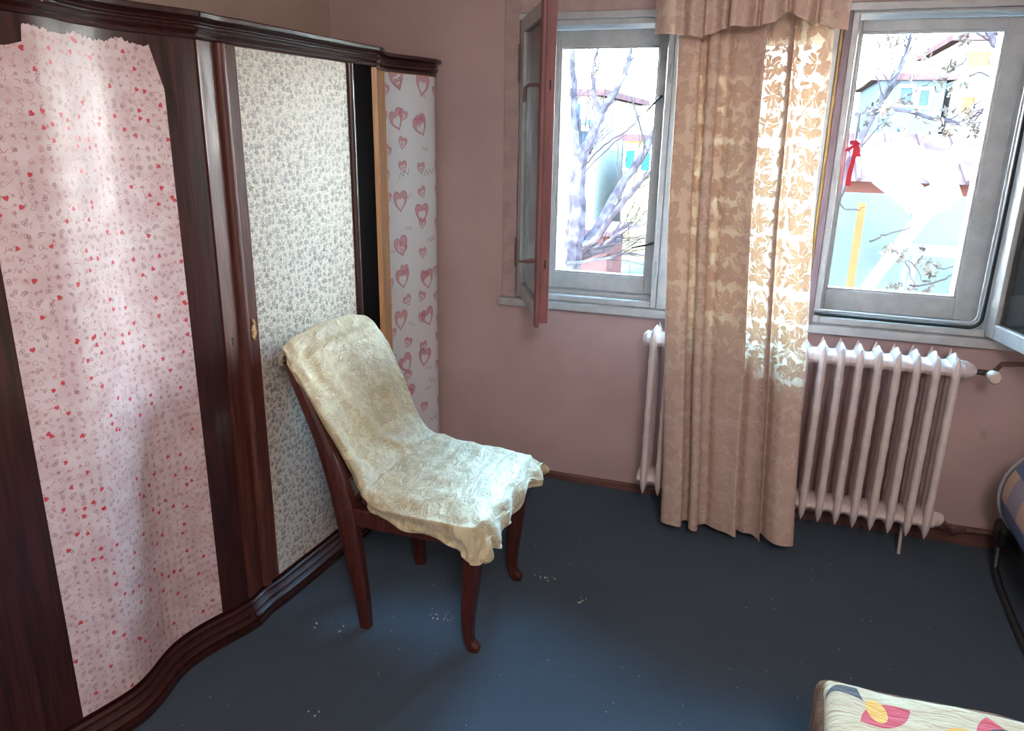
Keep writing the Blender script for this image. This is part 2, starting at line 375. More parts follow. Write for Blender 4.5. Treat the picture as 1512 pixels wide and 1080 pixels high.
# ------------------------------------------------------------------ mesh helpers
class MB:
    def __init__(s): s.v = []; s.f = []; s.uv = {}
    def add(s, vs, fs, uvs=None):
        n = len(s.v); s.v += [tuple(v) for v in vs]
        for i, f in enumerate(fs):
            if uvs: s.uv[len(s.f)] = [uvs[k] for k in f]
            s.f.append(tuple(k+n for k in f))
    def box(s, x0, x1, y0, y1, z0, z1):
        s.add([(x,y,z) for z in (z0,z1) for y in (y0,y1) for x in (x0,x1)], [(0,2,3,1),(4,5,7,6),(0,1,5,4),(2,6,7,3),(0,4,6,2),(1,3,7,5)])
        return s
    def obox(s, c, ax, ay, az):
        c, ax, ay, az = Vector(c), Vector(ax), Vector(ay), Vector(az)
        s.add([c+i*ax+j*ay+k*az for k in (-1,1) for j in (-1,1) for i in (-1,1)], [(0,2,3,1),(4,5,7,6),(0,1,5,4),(2,6,7,3),(0,4,6,2),(1,3,7,5)])
        return s
    def tube(s, pts, rad, n=10, cap=True):
        pts = [Vector(p) for p in pts]; rings = []
        t0 = (pts[1]-pts[0]).normalized(); u = t0.orthogonal().normalized()
        for i, p in enumerate(pts):
            t = (pts[min(i+1,len(pts)-1)]-pts[max(i-1,0)]).normalized()
            u = (u - t*u.dot(t)).normalized(); w = t.cross(u)
            r = rad[i] if isinstance(rad, (list,tuple)) else rad
            ru, rw = r if isinstance(r, (list,tuple)) else (r, r)
            rings.append([p + u*math.cos(2*math.pi*k/n)*ru + w*math.sin(2*math.pi*k/n)*rw for k in range(n)])
        vs = [v for r_ in rings for v in r_]; fs = []
        for i in range(len(rings)-1):
            for k in range(n):
                a = i*n+k; b = i*n+(k+1)%n; fs.append((a,b,b+n,a+n))
        if cap: fs.append(tuple(reversed(range(n)))); fs.append(tuple(range((len(rings)-1)*n, len(rings)*n)))
        s.add(vs, fs); return s
    def loft(s, secs, cap=True, close=True):
        n = len(secs[0]); vs = [v for q in secs for v in q]; fs = []
        for i in range(len(secs)-1):
            for k in range(n if close else n-1):
                a = i*n+k; b = i*n+(k+1)%n; fs.append((a,b,b+n,a+n))
        if cap: fs.append(tuple(reversed(range(n)))); fs.append(tuple(range((len(secs)-1)*n, len(secs)*n)))
        s.add(vs, fs); return s
    def grid(s, rows, uvf=None):
        n = len(rows[0]); vs = [v for r in rows for v in r]; fs = []
        uvs = [uvf(i, j) for i in range(len(rows)) for j in range(n)] if uvf else None
        for i in range(len(rows)-1):
            for j in range(n-1): fs.append((i*n+j, i*n+j+1, (i+1)*n+j+1, (i+1)*n+j))
        s.add(vs, fs, uvs); return s
    def obj(s, name, mat, parent=None, bevel=0, smooth=False, seg=2, solid=0, fix=True):
        me = bpy.data.meshes.new(name); me.from_pydata(s.v, [], s.f)
        if s.uv:
            l = me.uv_layers.new(name='UVMap')
            for p in me.polygons:
                if p.index in s.uv:
                    for k, li in enumerate(p.loop_indices): l.data[li].uv = s.uv[p.index][k]
        if fix:
            b = bmesh.new(); b.from_mesh(me); bmesh.ops.recalc_face_normals(b, faces=b.faces); b.to_mesh(me); b.free()
        me.materials.append(mat); o = bpy.data.objects.new(name, me); COL.objects.link(o)
        if smooth:
            for p in me.polygons: p.use_smooth = True
            if smooth != 'all':
                try: me.set_sharp_from_angle(angle=R(40))
                except Exception: pass
        if solid: md = o.modifiers.new('thick','SOLIDIFY'); md.thickness = solid; md.offset = 0
        if bevel: md = o.modifiers.new('bevel','BEVEL'); md.width = bevel; md.segments = seg; md.limit_method = 'ANGLE'
        if parent is not None:
            o.parent = parent; o.matrix_parent_inverse = parent.matrix_world.inverted()
        return o
def empty(name, loc):
    o = bpy.data.objects.new(name, None); o.empty_display_size = .1; COL.objects.link(o); o.location = loc
    o.matrix_world = Matrix.Translation(loc); return o
def tag(o, label=None, cat=None, group=None, kind=None):
    if label: o['label'] = label
    if cat: o['category'] = cat
    if group: o['group'] = group
    if kind: o['kind'] = kind
    return o
def crom(P, n):
    """Catmull-Rom through the points, n steps per span"""
    P = [Vector(p) for p in P]; out = []
    for i in range(len(P)-1):
        a, b, c, d = P[max(i-1,0)], P[i], P[i+1], P[min(i+2,len(P)-1)]
        for k in range(n):
            t = k/n; out.append(.5*((2*b)+(c-a)*t+(2*a-5*b+4*c-d)*t*t+(3*b-a-3*c+d)*t**3))
    out.append(P[-1]); return out

# ------------------------------------------------------------------ room shell
D = 3.255
XL, XR, YF, ZC = -1.995, 1.95, -1.7, 2.62
tag(MB().box(XL-.1,XR+.1,YF-.1,D+.28,-.12,0).obj('floor', MT['carpet']), kind='structure', label='dark blue black carpet floor')
tag(MB().box(XL-.1,XR+.1,YF-.1,D+.28,ZC,ZC+.15).obj('ceiling', MT['ceiling']), kind='structure')
tag(MB().box(XL-.15,XL,YF,D,0,ZC).obj('wall_left', MT['wall_beige']), kind='structure', label='beige side wall above the wardrobe')
tag(MB().box(XR,XR+.15,YF,D,0,ZC).obj('wall_right', MT['wall_plain']), kind='structure')
tag(MB().box(XL,XR,YF-.15,YF,0,ZC).obj('wall_front', MT['wall_plain']), kind='structure')
WX0, WX1, WZ0, WZ1 = -1.085, .835, .87, 2.09
w = MB(); w.box(XL-.15,WX0,D,D+.25,0,ZC); w.box(WX1,XR+.15,D,D+.25,0,ZC); w.box(WX0,WX1,D,D+.25,0,WZ0); w.box(WX0,WX1,D,D+.25,WZ1,ZC)
tag(w.obj('wall_back', MT['wall_pink']), kind='structure', label='dusty pink wall around the windows')

# baseboard on the window wall: lumpy old board
rows = []
for i in range(61):
    x = -1.45 + (XR+1.45)*i/60
    h = (.034 if x < .3 else .034+.045*min(1,(x-.3)/.1)) + .004*noise.noise(Vector((x*9,0,0))); d = .016+.003*noise.noise(Vector((x*11,3,0)))
    rows.append([Vector((x,D-.001,0)),Vector((x,D-d,0)),Vector((x,D-d,h*.75)),Vector((x,D-d*.6,h)),Vector((x,D-.001,h))])
tag(MB().loft(rows).obj('baseboard_back', MT['baseboard']), kind='structure', label='narrow worn brown baseboard under the windows')

# ------------------------------------------------------------------ windows
def bar(m, a, b, wd, dp, up=(0,0,1)): pass
def casing(x0, x1, z0, z1, name, mat, y0=D-.022, y1=D+.002, lab=None):
    return tag(MB().box(x0,x1,y0,y1,z0,z1).obj(name, mat, bevel=.003), kind='structure', label=lab)
casing(-1.15,-1.087,.877,2.35,'trim_1',MT['pink_paint'],lab='outer board of the left window surround')
casing(-1.16,1.02,.842,.876,'trim_2',MT['white_paint'],y0=D-.045,lab='thin white ledge under the windows')
casing(-1.087,.9,2.068,2.35,'trim_3',MT['pink_paint'],lab='wide board above the windows')
casing(-1.087,.9,2.04,2.066,'trim_4',MT['white_paint'],y0=D-.03)
casing(.838,.93,.877,2.35,'trim_5',MT['pink_paint'])
# mullion posts between the three windows
casing(-.444,-.372,.877,2.04,'trim_6',MT['white_paint'],y0=D-.02,y1=D+.16)
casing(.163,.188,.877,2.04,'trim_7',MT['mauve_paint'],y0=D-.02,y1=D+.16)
casing(.151,.1625,.877,2.04,'trim_8',MT['gold_edge'],y0=D-.018,y1=D+.02)

def frame(n, x0, x1, z0, z1, gx0, gx1, gz0, gz1, lab, ys=D+.105):
    """fixed frame with a stepped sill, outer sash with pane"""
    root = empty('window_%d' % n, ((x0+x1)/2, D, z0)); tag(root, lab, kind='structure')
    m = MB()
    m.box(x0,x0+.026,D-.012,D+.19,z0,z1); m.box(x1-.026,x1,D-.012,D+.19,z0,z1); m.box(x0+.026,x1-.026,D-.012,D+.19,z1-.022,z1)
    m.obj('window_frame', MT['white_paint'], root, bevel=.004)
    s = MB(); s.box(x0+.026,x1-.026,D-.014,D+.02,z0,z0+.026); s.box(x0+.026,x1-.026,D+.02,D+.06,z0,z0+.014); s.box(x0+.026,x1-.026,D+.06,D+.19,z0,z0+.034)
    s.obj('window_sill', MT['white_paint'], root, bevel=.004)
    # outer sash
    a0, a1, b0, b1 = x0+.03, x1-.03, z0+.036, z1-.026
    sash = MB(); y0, y1 = ys, ys+.04
    sash.box(a0,gx0,y0,y1,b0,b1); sash.box(gx1,a1,y0,y1,b0,b1); sash.box(gx0,gx1,y0,y1,b0,gz0); sash.box(gx0,gx1,y0,y1,gz1,b1)
    so = sash.obj('sash', MT['white_paint'], root, bevel=.003)
    lip = MB(); l = .008
    lip.box(gx0-.001,gx0+l,y0+.012,y1-.004,gz0,gz1); lip.box(gx1-l,gx1+.001,y0+.012,y1-.004,gz0,gz1); lip.box(gx0+l,gx1-l,y0+.012,y1-.004,gz0-.001,gz0+l); lip.box(gx0+l,gx1-l,y0+.012,y1-.004,gz1-l,gz1+.001)
    lip.obj('glazing_putty', MT['white_paint'], so)
    MB().box(gx0,gx1,y0+.018,y0+.021,gz0,gz1).obj('pane', MT['glass'], so)
    # outer casement reveals
    o = MB(); o.box(gx0-.06,gx0+.012,y1+.045,y1+.08,b0,b1); o.box(gx1-.004,gx1+.06,y1+.045,y1+.08,b0,b1)
    o.box(gx0+.012,gx1-.004,y1+.045,y1+.08,b1-.03,b1); o.box(gx0+.012,gx1-.004,y1+.045,y1+.08,b0,b0+.04)
    o.obj('outer_frame', MT['white_paint'], root, bevel=.003)
    return root, so
r1, s1 = frame(1, -1.084,-.446,.878,2.04, -.945,-.522,.986,1.950, 'left window with its inner sash swung open')
r2, s2 = frame(2, -.370,.150,.878,2.04, -.320,.108,.990,1.950, 'middle window behind the curtain')
r3, s3 = frame(3, .187,.834,.878,2.05, .232,.712,.998,1.983, 'right window with an open sash at its right side')
# dark round-cornered gap line round the right window
pts = [(.196,D-.016,2.046),(.196,D-.016,2.040)] 
g = MB()
def arc(cx, cz, r, a0, a1, n=6): return [(cx+r*math.cos(R(a0+(a1-a0)*i/n)), D-.014, cz+r*math.sin(R(a0+(a1-a0)*i/n))) for i in range(n+1)]
g.tube([(.192,D-.014,.918)]+[(.3,D-.014,.916),(.5,D-.014,.914)]+arc(.745,.955,.042,-90,0)+[(.79,D-.014,1.3),(.79,D-.014,1.7)]+arc(.745,2.0,.045,0,90)+[(.5,D-.014,2.047),(.192,D-.014,2.047)], .007, 8)
g.obj('sealing_cord', MT['gasket'], r3, smooth=True)
g = MB(); g.tube([(.192,D-.014,.934),(.5,D-.014,.930)]+arc(.735,.965,.036,-90,0)+[(.774,D-.014,1.3),(.774,D-.014,1.7)]+arc(.735,1.99,.04,0,90)+[(.5,D-.014,2.033),(.192,D-.014,2.033)], .0045, 8)
g.obj('frame_bead', MT['white_paint'], r3, smooth=True)

def latch(x, z, dx, dz, parent, y=D+.105):
    m = MB().box(x-.012,x+.012,y-.006,y+.001,z-.03,z+.03); o = m.obj('latch_plate', MT['white_paint'], parent, bevel=.002)
    MB().tube([(x,y-.004,z),(x,y-.022,z),(x+dx*.3,y-.03,z+dz*.3),(x+dx,y-.032,z+dz)], [.006,.006,.005,.004], 8).obj('latch_lever', MT['iron'], o, smooth=True)
latch(-.500,1.752,-.055,-.062,s1); latch(-.494,1.145,-.085,-.022,s1)
# hinge knuckles on the right stile of the left window's frame
for z in (1.05,1.83):
    MB().tube([(-.452,D-.016,z-.035),(-.452,D-.016,z+.035)], .006, 8).obj('hinge', MT['white_paint'], r1, smooth=True)

# open inner sashes
def open_sash(name, hx, hy, dirx, diry, L, z0, z1, th, lab, edge_mat, face_mat):
    d = Vector((dirx,diry,0)).normalized(); n = Vector((-d.y, d.x, 0))
    root = empty(name, (hx,hy,z0)); tag(root, lab, 'window sash')
    P = lambda a, b, z: Vector((hx,hy,0)) + d*a + n*b + Vector((0,0,z))
    def pc(a0,a1,b0,b1,c0,c1,nm,mt,par,bev=.003):
        m = MB(); m.add([P(a,b,c) for c in (c0,c1) for b in (b0,b1) for a in (a0,a1)], [(0,2,3,1),(4,5,7,6),(0,1,5,4),(2,6,7,3),(0,4,6,2),(1,3,7,5)])
        return m.obj(nm, mt, par, bevel=bev)
    t = th/2
    pc(0,.05,-t,t,z0,z1,'hinge_stile',face_mat,root)
    pc(L-.05,L,-t,t,z0-.0,z1,'free_stile',edge_mat,root)
    pc(.05,L-.05,-t,t,z0,z0+.055,'bottom_rail',face_mat,root); pc(.05,L-.05,-t,t,z1-.055,z1,'top_rail',face_mat,root)
    pc(.049,L-.049,-.003,.001,z0+.05,z1-.05,'pane',MT['dusty_glass'],root,0)
    for a0,a1,c0,c1 in ((.05,.062,z0+.055,z1-.055),(L-.062,L-.05,z0+.055,z1-.055),(.062,L-.062,z0+.055,z0+.067),(.062,L-.062,z1-.067,z1-.055)):
        pc(a0,a1,.002,t-.006,c0,c1,'putty_strip',MT['putty'] if a1-a0<.02 else face_mat,root,0)
    return root, P, t
sA, PA, tA = open_sash('open_left_sash', -1.052,D-.035, .25,-.5, .585, .905,2.045,.036, 'narrow open sash seen edge on at the left window, reddish pink edge', MT['sash_edge'], MT['white_paint'])
# overlapping bead along the free edge, longer than the sash
b = MB(); b.add([PA(a,bb,c) for c in (.888,2.06) for bb in (-tA-.014,-tA) for a in (.545,.592)], [(0,2,3,1),(4,5,7,6),(0,1,5,4),(2,6,7,3),(0,4,6,2),(1,3,7,5)])
b.obj('cover_bead', MT['sash_edge'], sA, bevel=.003)
def lever(P, a, b0, z, drop, sgn):
    m = MB(); pts = [P(a,b0,z), P(a,b0+sgn*.045,z-.002)]
    if drop: pts += [P(a,b0+sgn*.058,z-.012), P(a,b0+sgn*.06,z-.06)]; rd = [.007,.006,.0065,.006]
    else: pts += [P(a-.005,b0+sgn*.07,z-.002)]; rd = [.009,.0065,.004]
    return m.tube(pts, rd, 8)
for z, dr in ((1.762,True),(1.135,False)):
    o = MB(); o.add([PA(a,bb,c) for c in (z-.045,z+.045) for bb in (-tA-.004,-tA) for a in (.515,.54)], [(0,2,3,1),(4,5,7,6),(0,1,5,4),(2,6,7,3),(0,4,6,2),(1,3,7,5)])
    hp = o.obj('handle_plate', MT['handle_brown'], sA, bevel=.002)
    lever(PA,.527,-tA-.003,z,dr,-1).obj('handle', MT['handle_brown'], hp, smooth=True)
    k = MB(); k.add([PA(a,bb,c) for c in (z-.02,z+.012) for bb in (-.003,.003) for a in (.584,.5862)], [(0,2,3,1),(4,5,7,6),(0,1,5,4),(2,6,7,3),(0,4,6,2),(1,3,7,5)])
    k.obj('lock_slot', MT['gasket'], sA)
sB, PB, tB = open_sash('open_right_sash', .818,D-.04, .065,-.245, .60, .893,2.03,.04, 'open white sash cut off by the photo edge beside the right window', MT['white_paint'], MT['white_paint'])
# dark hinge marks on the left frame
for z0, z1 in ((1.02,1.15),(1.80,1.95)):
    MB().tube([(-1.086,D-.024,z0),(-1.086,D-.024,z1)], .0045, 8).obj('hinge', MT['handle_brown'], r1, smooth=True)

# red ribbon tied to the latch of the right window's outer sash
MB().tube([(.262,D+.1,1.60),(.262,D+.078,1.60),(.262,D+.074,1.64),(.262,D+.074,1.69)], .0045, 8).obj('latch_lever', MT['white_paint'], s3, smooth=True)
rb = empty('red_ribbon', (.262,D+.07,1.57)); tag(rb, 'small red ribbon tied on the latch of the right window', 'ribbon')
k = MB(); k.tube([(.262+.012*math.cos(a),D+.076+.012*math.sin(a),1.585+.004*math.sin(3*a)) for a in [i*.6 for i in range(11)]], [(.006,.010)]*11, 8)
k.obj('knot', MT['ribbon'], rb, smooth=True)
for dx, l in ((-.004,.16),(.016,.05),(-.02,.03)):
    q = MB(); secs = []
    for i in range(9):
        t = i/8; cx = .262+dx*t*1.3+.003*math.sin(t*6); cz = 1.58-l*t; wd = .007+.003*t
        secs.append([Vector((cx-wd,D+.060,cz)),Vector((cx+wd,D+.062,cz)),Vector((cx+wd,D+.064,cz)),Vector((cx-wd,D+.062,cz))])
    q.loft(secs).obj('ribbon_tail', MT['ribbon'], rb)

# ------------------------------------------------------------------ curtain and valance
rod = empty('curtain_rod', (-.1,D-.3,2.33)); tag(rod, 'thin curtain rod above the windows', 'curtain rod')
MB().tube([(-1.3,D-.33,2.34),(1.1,D-.33,2.34)], .011, 10).obj('rod', MT['iron'], rod, smooth=True)
for x in (-1.2,1.0): MB().tube([(x,D,2.34),(x,D-.33,2.34)], .008, 8).obj('bracket', MT['iron'], rod, smooth=True)
cp = [(-.085,2.962),(-.16,2.966),(-.24,2.962),(-.32,2.966),(-.368,2.96),(-.380,2.935),(-.372,2.90),(-.335,2.885),(-.305,2.882),(-.297,2.90),(-.308,2.935),(-.285,2.955),(-.268,2.93),(-.268,2.885),(-.25,2.87),(-.233,2.89),(-.236,2.94),(-.21,2.958),
      (-.185,2.93),(-.15,2.915),(-.115,2.90),(-.088,2.885),(-.084,2.905),(-.104,2.94),(-.085,2.96),(-.06,2.935),(-.03,2.925),(-.005,2.90),(.006,2.87),(.0,2.90),(-.012,2.935),(.006,2.95),(.03,2.905),(.055,2.875),(.085,2.87),(.112,2.868),(.127,2.885),(.122,2.93)]
path = crom([(x,y,0) for x,y in cp], 5)
L = [0.0]
for i in range(1,len(path)): L.append(L[-1]+(path[i]-path[i-1]).length)
cx0 = -.13
rows = []; zs = []
NZ = 90
for i in range(NZ+1):
    t = i/NZ; z = 2.33 + (.06-2.33)*t
    row = []
    for j, p in enumerate(path):
        u = j/(len(path)-1)
        g_ = max(0,min(1,(2.0-z)/1.9))
        dep = .55 + .35*g_                                            # folds open out downwards
        x = p.x + (1.37-z)*(.05+.012*u) if z < 1.37 else p.x + (1.37-z)*.018
        x += .006*noise.noise(Vector((p.x*9, z*1.7, 1)))
        y = 2.915 + (p.y-2.915)*dep + .007*noise.noise(Vector((p.x*14, z*2.6, 5))) - .012*g_
        zz = z + (0.0 if u<.8 else .02)*t**6 + .008*noise.noise(Vector((p.x*20,0,8)))*t
        y -= .012
        if u > .8: y -= .03*g_*g_
        row.append(Vector((x, min(y, 2.955), zz)))
    rows.append(row)
c = MB(); c.grid(rows, lambda i, j: (L[j], 2.33-2.27*i/NZ))
cur = c.obj('curtain', MT['curtain'], smooth='all', fix=False)
tag(cur, 'long cream damask curtain hanging in folds in front of the radiator', 'curtain')
# valance: short pleated strip over the curtain head
vp = [(-.475,2.90),(-.44,2.84),(-.40,2.83),(-.37,2.85),(-.34,2.815),(-.30,2.83),(-.29,2.80),(-.26,2.815),(-.23,2.79),(-.215,2.82),(-.21,2.785),(-.16,2.80),(-.13,2.775),(-.12,2.81),(-.105,2.79),(-.07,2.80),(-.04,2.775),(-.03,2.81),(-.01,2.79),(.03,2.80),(.055,2.775),(.065,2.815),(.09,2.82),(.12,2.84),(.155,2.85)]
vpath = crom([(x,y,0) for x,y in vp], 5)
VL = [0.0]
for i in range(1,len(vpath)): VL.append(VL[-1]+(vpath[i]-vpath[i-1]).length)
def vbot(x):
    pts = [(-.48,1.935),(-.36,1.925),(-.30,1.915),(-.2,1.945),(-.13,1.94),(-.07,1.955),(-.03,1.985),(.0,1.965),(.05,1.95),(.09,1.94),(.16,1.93)]
    for a, b in zip(pts, pts[1:]):
        if x <= b[0]: return a[1]+(b[1]-a[1])*max(0,(x-a[0])/(b[0]-a[0]))
    return 1.93
rows = []
for i in range(21):
    t = i/20; row = []
    for p in vpath:
        z1 = vbot(p.x); row.append(Vector((p.x+.004*noise.noise(Vector((p.x*12,t*3,2))), 2.83+(p.y-2.83)*(.5+.6*t)+.02*t-.02, 2.345+(z1-2.345)*t)))
    rows.append(row)
v_ = MB(); v_.grid(rows, lambda i, j: (VL[j]+.3, .4*i/20))
tag(v_.obj('valance', MT['valance'], smooth='all', fix=False), 'short pleated cream valance across the top of the curtain', 'valance')

# ------------------------------------------------------------------ radiator
def section_mesh():
    m = MB()
    zt, zb = .848, .118
    yc = 3.068
    for k, oy in enumerate((-.072, 0, .072)):
        pts = []; rad = []
        n = 26
        for i in range(n+1):
            t = i/n; z = zb+(zt-zb)*t
            e_ = min(t, 1-t)
            w_ = .0145*min(1, (e_/.055)**.75) if e_ < .055 else .0145
            dpt = .026*min(1,(e_/.075)**.8) if e_ < .075 else .026
            if i in (5,9,13,17,21): w_ *= 1.14
            pts.append((0, yc+oy, z)); rad.append((max(dpt,.0015), max(w_,.0012)))
        rings = []
        for (x,y,z),(ry,rx) in zip(pts,rad):
            rings.append([Vector((rx*math.cos(a)*(1 if abs(math.cos(a))>.3 else .9), y+ry*math.sin(a), z)) for a in [2*math.pi*q/12 for q in range(12)]])
        m.loft(rings)
    for z in (.792, .178):
        h = .0318
        prof = [(-h,.027),(-h*.75,.028),(-h*.4,.031),(0,.034),(h*.4,.031),(h*.75,.028),(h,.027)]
        m.loft([[Vector((x, yc+1.05*.0+r*1.25*math.cos(a)*(1.9), z+r*math.sin(a))) for a in [2*math.pi*q/16 for q in range(16)]] for x, r in prof])
    # peaked saddle joining the hub to the tip
    for s_, z in ((1,.792),(-1,.178)):
        m.loft([[Vector((.019*math.cos(a)*k, yc+.062*math.sin(a)*k, z+s_*dz)) for a in [2*math.pi*q/12 for q in range(12)]] for k, dz in ((1.25,.015),(1.0,.033),(.55,.045),(.15,.058))])
    return m
rad = empty('radiator', (.13,3.068,0)); tag(rad, 'old white cast iron radiator under the windows behind the curtain', 'radiator')
sm = section_mesh(); first = None
for i in range(18):
    x = -.410 + i*.0642
    if first is None:
        first = sm.obj('radiator_section', MT['radiator'], rad, smooth=True); o = first
    else:
        o = first.copy(); COL.objects.link(o); o.parent = rad
    o.matrix_parent_inverse = rad.matrix_world.inverted(); o.location = (x,0,0)
MB().tube([(.70,3.068,.79),(.725,3.068,.79),(.745,3.068,.788),(.76,3.068,.787)], [.036,.034,.026,.012], 14).obj('end_plug', MT['radiator'], rad, smooth=True)
MB().tube([(-.462,3.068,.79),(-.448,3.068,.79),(-.44,3.068,.79)], [.02,.034,.036], 14).obj('end_plug', MT['radiator'], rad, smooth=True)
MB().tube([(.70,3.068,.178),(.735,3.068,.178),(.75,3.068,.178)], [.033,.03,.02], 14).obj('end_plug', MT['radiator'], rad, smooth=True)
v = MB().tube([(.755,3.068,.787),(.80,3.068,.786)], [.011,.011], 10).obj('valve_body', MT['iron'], rad, smooth=True)
MB().tube([(.80,3.03,.79),(.803,3.012,.79),(.803,2.99,.79),(.803,2.982,.79)], [.018,.0225,.0225,.017], 16).obj('valve_knob', MT['valve'], v, smooth=True)
MB().tube([(.79,3.05,.786),(.83,3.10,.79),(.87,3.19,.795),(.95,3.215,.795),(XR-.002,3.22,.80)], .0085, 10).obj('supply_pipe', MT['pipe'], rad, smooth=True)
MB().tube([(.745,3.05,.178),(.80,3.10,.12),(.87,3.205,.085),(1.0,3.215,.085),(XR-.002,3.22,.09)], .011, 10).obj('return_pipe', MT['pipe'], rad, smooth=True)
for x in (.585,-.2):
    MB().tube([(x+.03,3.07,.135),(x+.033,3.07,.05),(x+.035,3.07,.001)], [.007,.006,.007], 8).obj('support_foot', MT['radiator'], rad, smooth=True)

# ------------------------------------------------------------------ wardrobe
ward = empty('wardrobe', (-1.75,2.1,0)); tag(ward, 'tall dark mahogany wardrobe with wavy front and wallpapered doors', 'wardrobe')
front = [(.93,-1.70),(.98,-1.655),(1.08,-1.618),(1.201,-1.580),(1.254,-1.564),(1.325,-1.549),(1.392,-1.555),(1.45,-1.570),(1.51,-1.581),(1.56,-1.580),(1.608,-1.572),(1.65,-1.561),(1.70,-1.544),(1.74,-1.529),(1.79,-1.515),
         (1.80,-1.5135),(1.868,-1.519),(1.945,-1.508),(2.20,-1.492),(2.505,-1.478),(2.58,-1.469),(2.66,-1.457),(2.68,-1.457),(2.72,-1.477),(2.78,-1.505),(2.84,-1.522),(2.90,-1.524),(2.96,-1.512),(3.03,-1.488),(3.10,-1.468),(3.16,-1.456),(3.195,-1.458),(3.215,-1.466)]
def seg_pts(y0, y1, step=.012):
    """front line between two depths, smooth within the curved sections"""
    kn = [p for p in front]
    def xat(y):
        for i in range(len(kn)-1):
            if kn[i][0] <= y <= kn[i+1][0]:
                a, b, c_, d = kn[max(i-1,0)], kn[i], kn[i+1], kn[min(i+2,len(kn)-1)]
                t = (y-b[0])/(c_[0]-b[0])
                if abs(b[0]-1.79)<1e-6 or abs(b[0]-2.66)<1e-6 or 1.8<=b[0]<=2.6: return b[1]+(c_[1]-b[1])*t
                h = c_[0]-b[0]
                m0 = (c_[1]-a[1])/max(1e-6,c_[0]-a[0]); m1 = (d[1]-b[1])/max(1e-6,d[0]-b[0])
                if abs(c_[0]-1.79)<1e-6 or abs(c_[0]-2.66)<1e-6: m1 = (c_[1]-b[1])/h
                if abs(b[0]-2.68)<1e-6: m0 = (c_[1]-b[1])/h
                return (2*t**3-3*t*t+1)*b[1]+(t**3-2*t*t+t)*h*m0+(-2*t**3+3*t*t)*c_[1]+(t**3-t*t)*h*m1
        return kn[-1][1]
    n = max(1,int((y1-y0)/step)); ys = [y0+(y1-y0)*i/n for i in range(n+1)]
    return [(xat(y), y) for y in ys]
def normals(P):
    out = []
    for i in range(len(P)):
        a = Vector(P[max(i-1,0)]); b = Vector(P[min(i+1,len(P)-1)]); d = (b-a).normalized(); out.append(Vector((d.y,-d.x)))
    return out
def panel(y0, y1, z0, z1, off, th, name, mat, parent, curve=None, bevel=0, topf=None, botf=None, zseg=1):
    P = curve or seg_pts(y0, y1); N = normals(P); m = MB(); Ls = [0.0]
    for i in range(1,len(P)): Ls.append(Ls[-1]+(Vector(P[i])-Vector(P[i-1])).length)
    fr = [Vector(p)+n*off for p, n in zip(P,N)]; bk = [Vector(p)+n*(off-th) for p, n in zip(P,N)]
    top = [topf(Ls[i]) if topf else z1 for i in range(len(P))]; bot = [botf(Ls[i]) if botf else z0 for i in range(len(P))]
    m.grid([[Vector((fr[i].x,fr[i].y,bot[i]+(top[i]-bot[i])*k/zseg)) for k in range(zseg+1)] for i in range(len(P))], lambda i, k: (Ls[i], bot[i]+(top[i]-bot[i])*k/zseg))
    m.grid([[Vector((bk[i].x,bk[i].y,bot[i])),Vector((bk[i].x,bk[i].y,top[i]))] for i in range(len(P))], lambda i, k: (0,0))
    for i in range(len(P)-1):
        for q, zz in ((1,top),(0,bot)):
            m.add([(fr[i].x,fr[i].y,zz[i]),(fr[i+1].x,fr[i+1].y,zz[i+1]),(bk[i+1].x,bk[i+1].y,zz[i+1]),(bk[i].x,bk[i].y,zz[i])],[(0,1,2,3)],[(0,0)]*4)
    for i in (0,len(P)-1):
        m.add([(fr[i].x,fr[i].y,bot[i]),(fr[i].x,fr[i].y,top[i]),(bk[i].x,bk[i].y,top[i]),(bk[i].x,bk[i].y,bot[i])],[(0,1,2,3)],[(0,0)]*4)
    o = m.obj(name, mat, parent, smooth=True, fix=False)
    bm = bmesh.new(); bm.from_mesh(o.data); bmesh.ops.remove_doubles(bm, verts=bm.verts, dist=1e-5); bmesh.ops.recalc_face_normals(bm, faces=bm.faces); bm.to_mesh(o.data); bm.free()
    try: o.data.set_sharp_from_angle(angle=R(35))
    except Exception: pass
    return o
ZB, ZT = .098, 1.822
# carcass: sides, back, top, bottom, partitions
cb_ = MB(); cb_.box(-1.985,-1.72,.93,.955,.03,1.87); cb_.obj('side_panel', MT['mahogany'], ward)
MB().box(-1.985,-1.50,3.19,3.212,.03,1.87).obj('side_panel', MT['mahogany'], ward)
MB().box(-1.985,-1.97,.955,3.19,.03,1.87).obj('back_panel', MT['mahogany'], ward)
MB().box(-1.97,-1.60,1.80,1.82,.1,1.82).obj('partition', MT['mahogany'], ward); MB().box(-1.97,-1.60,2.64,2.66,.1,1.82).obj('partition', MT['mahogany'], ward)
# top board following the front
P = seg_pts(.93,3.215,.03); m = MB()
for z0, z1, nm in ((ZT+.02,1.88,'top_board'),(.03,.09,'bottom_board')):
    m = MB(); m.loft([[Vector((-1.97,y,z0)),Vector((x-.03,y,z0)),Vector((x-.03,y,z1)),Vector((-1.97,y,z1))] for x,y in P]); m.obj(nm, MT['mahogany'], ward)
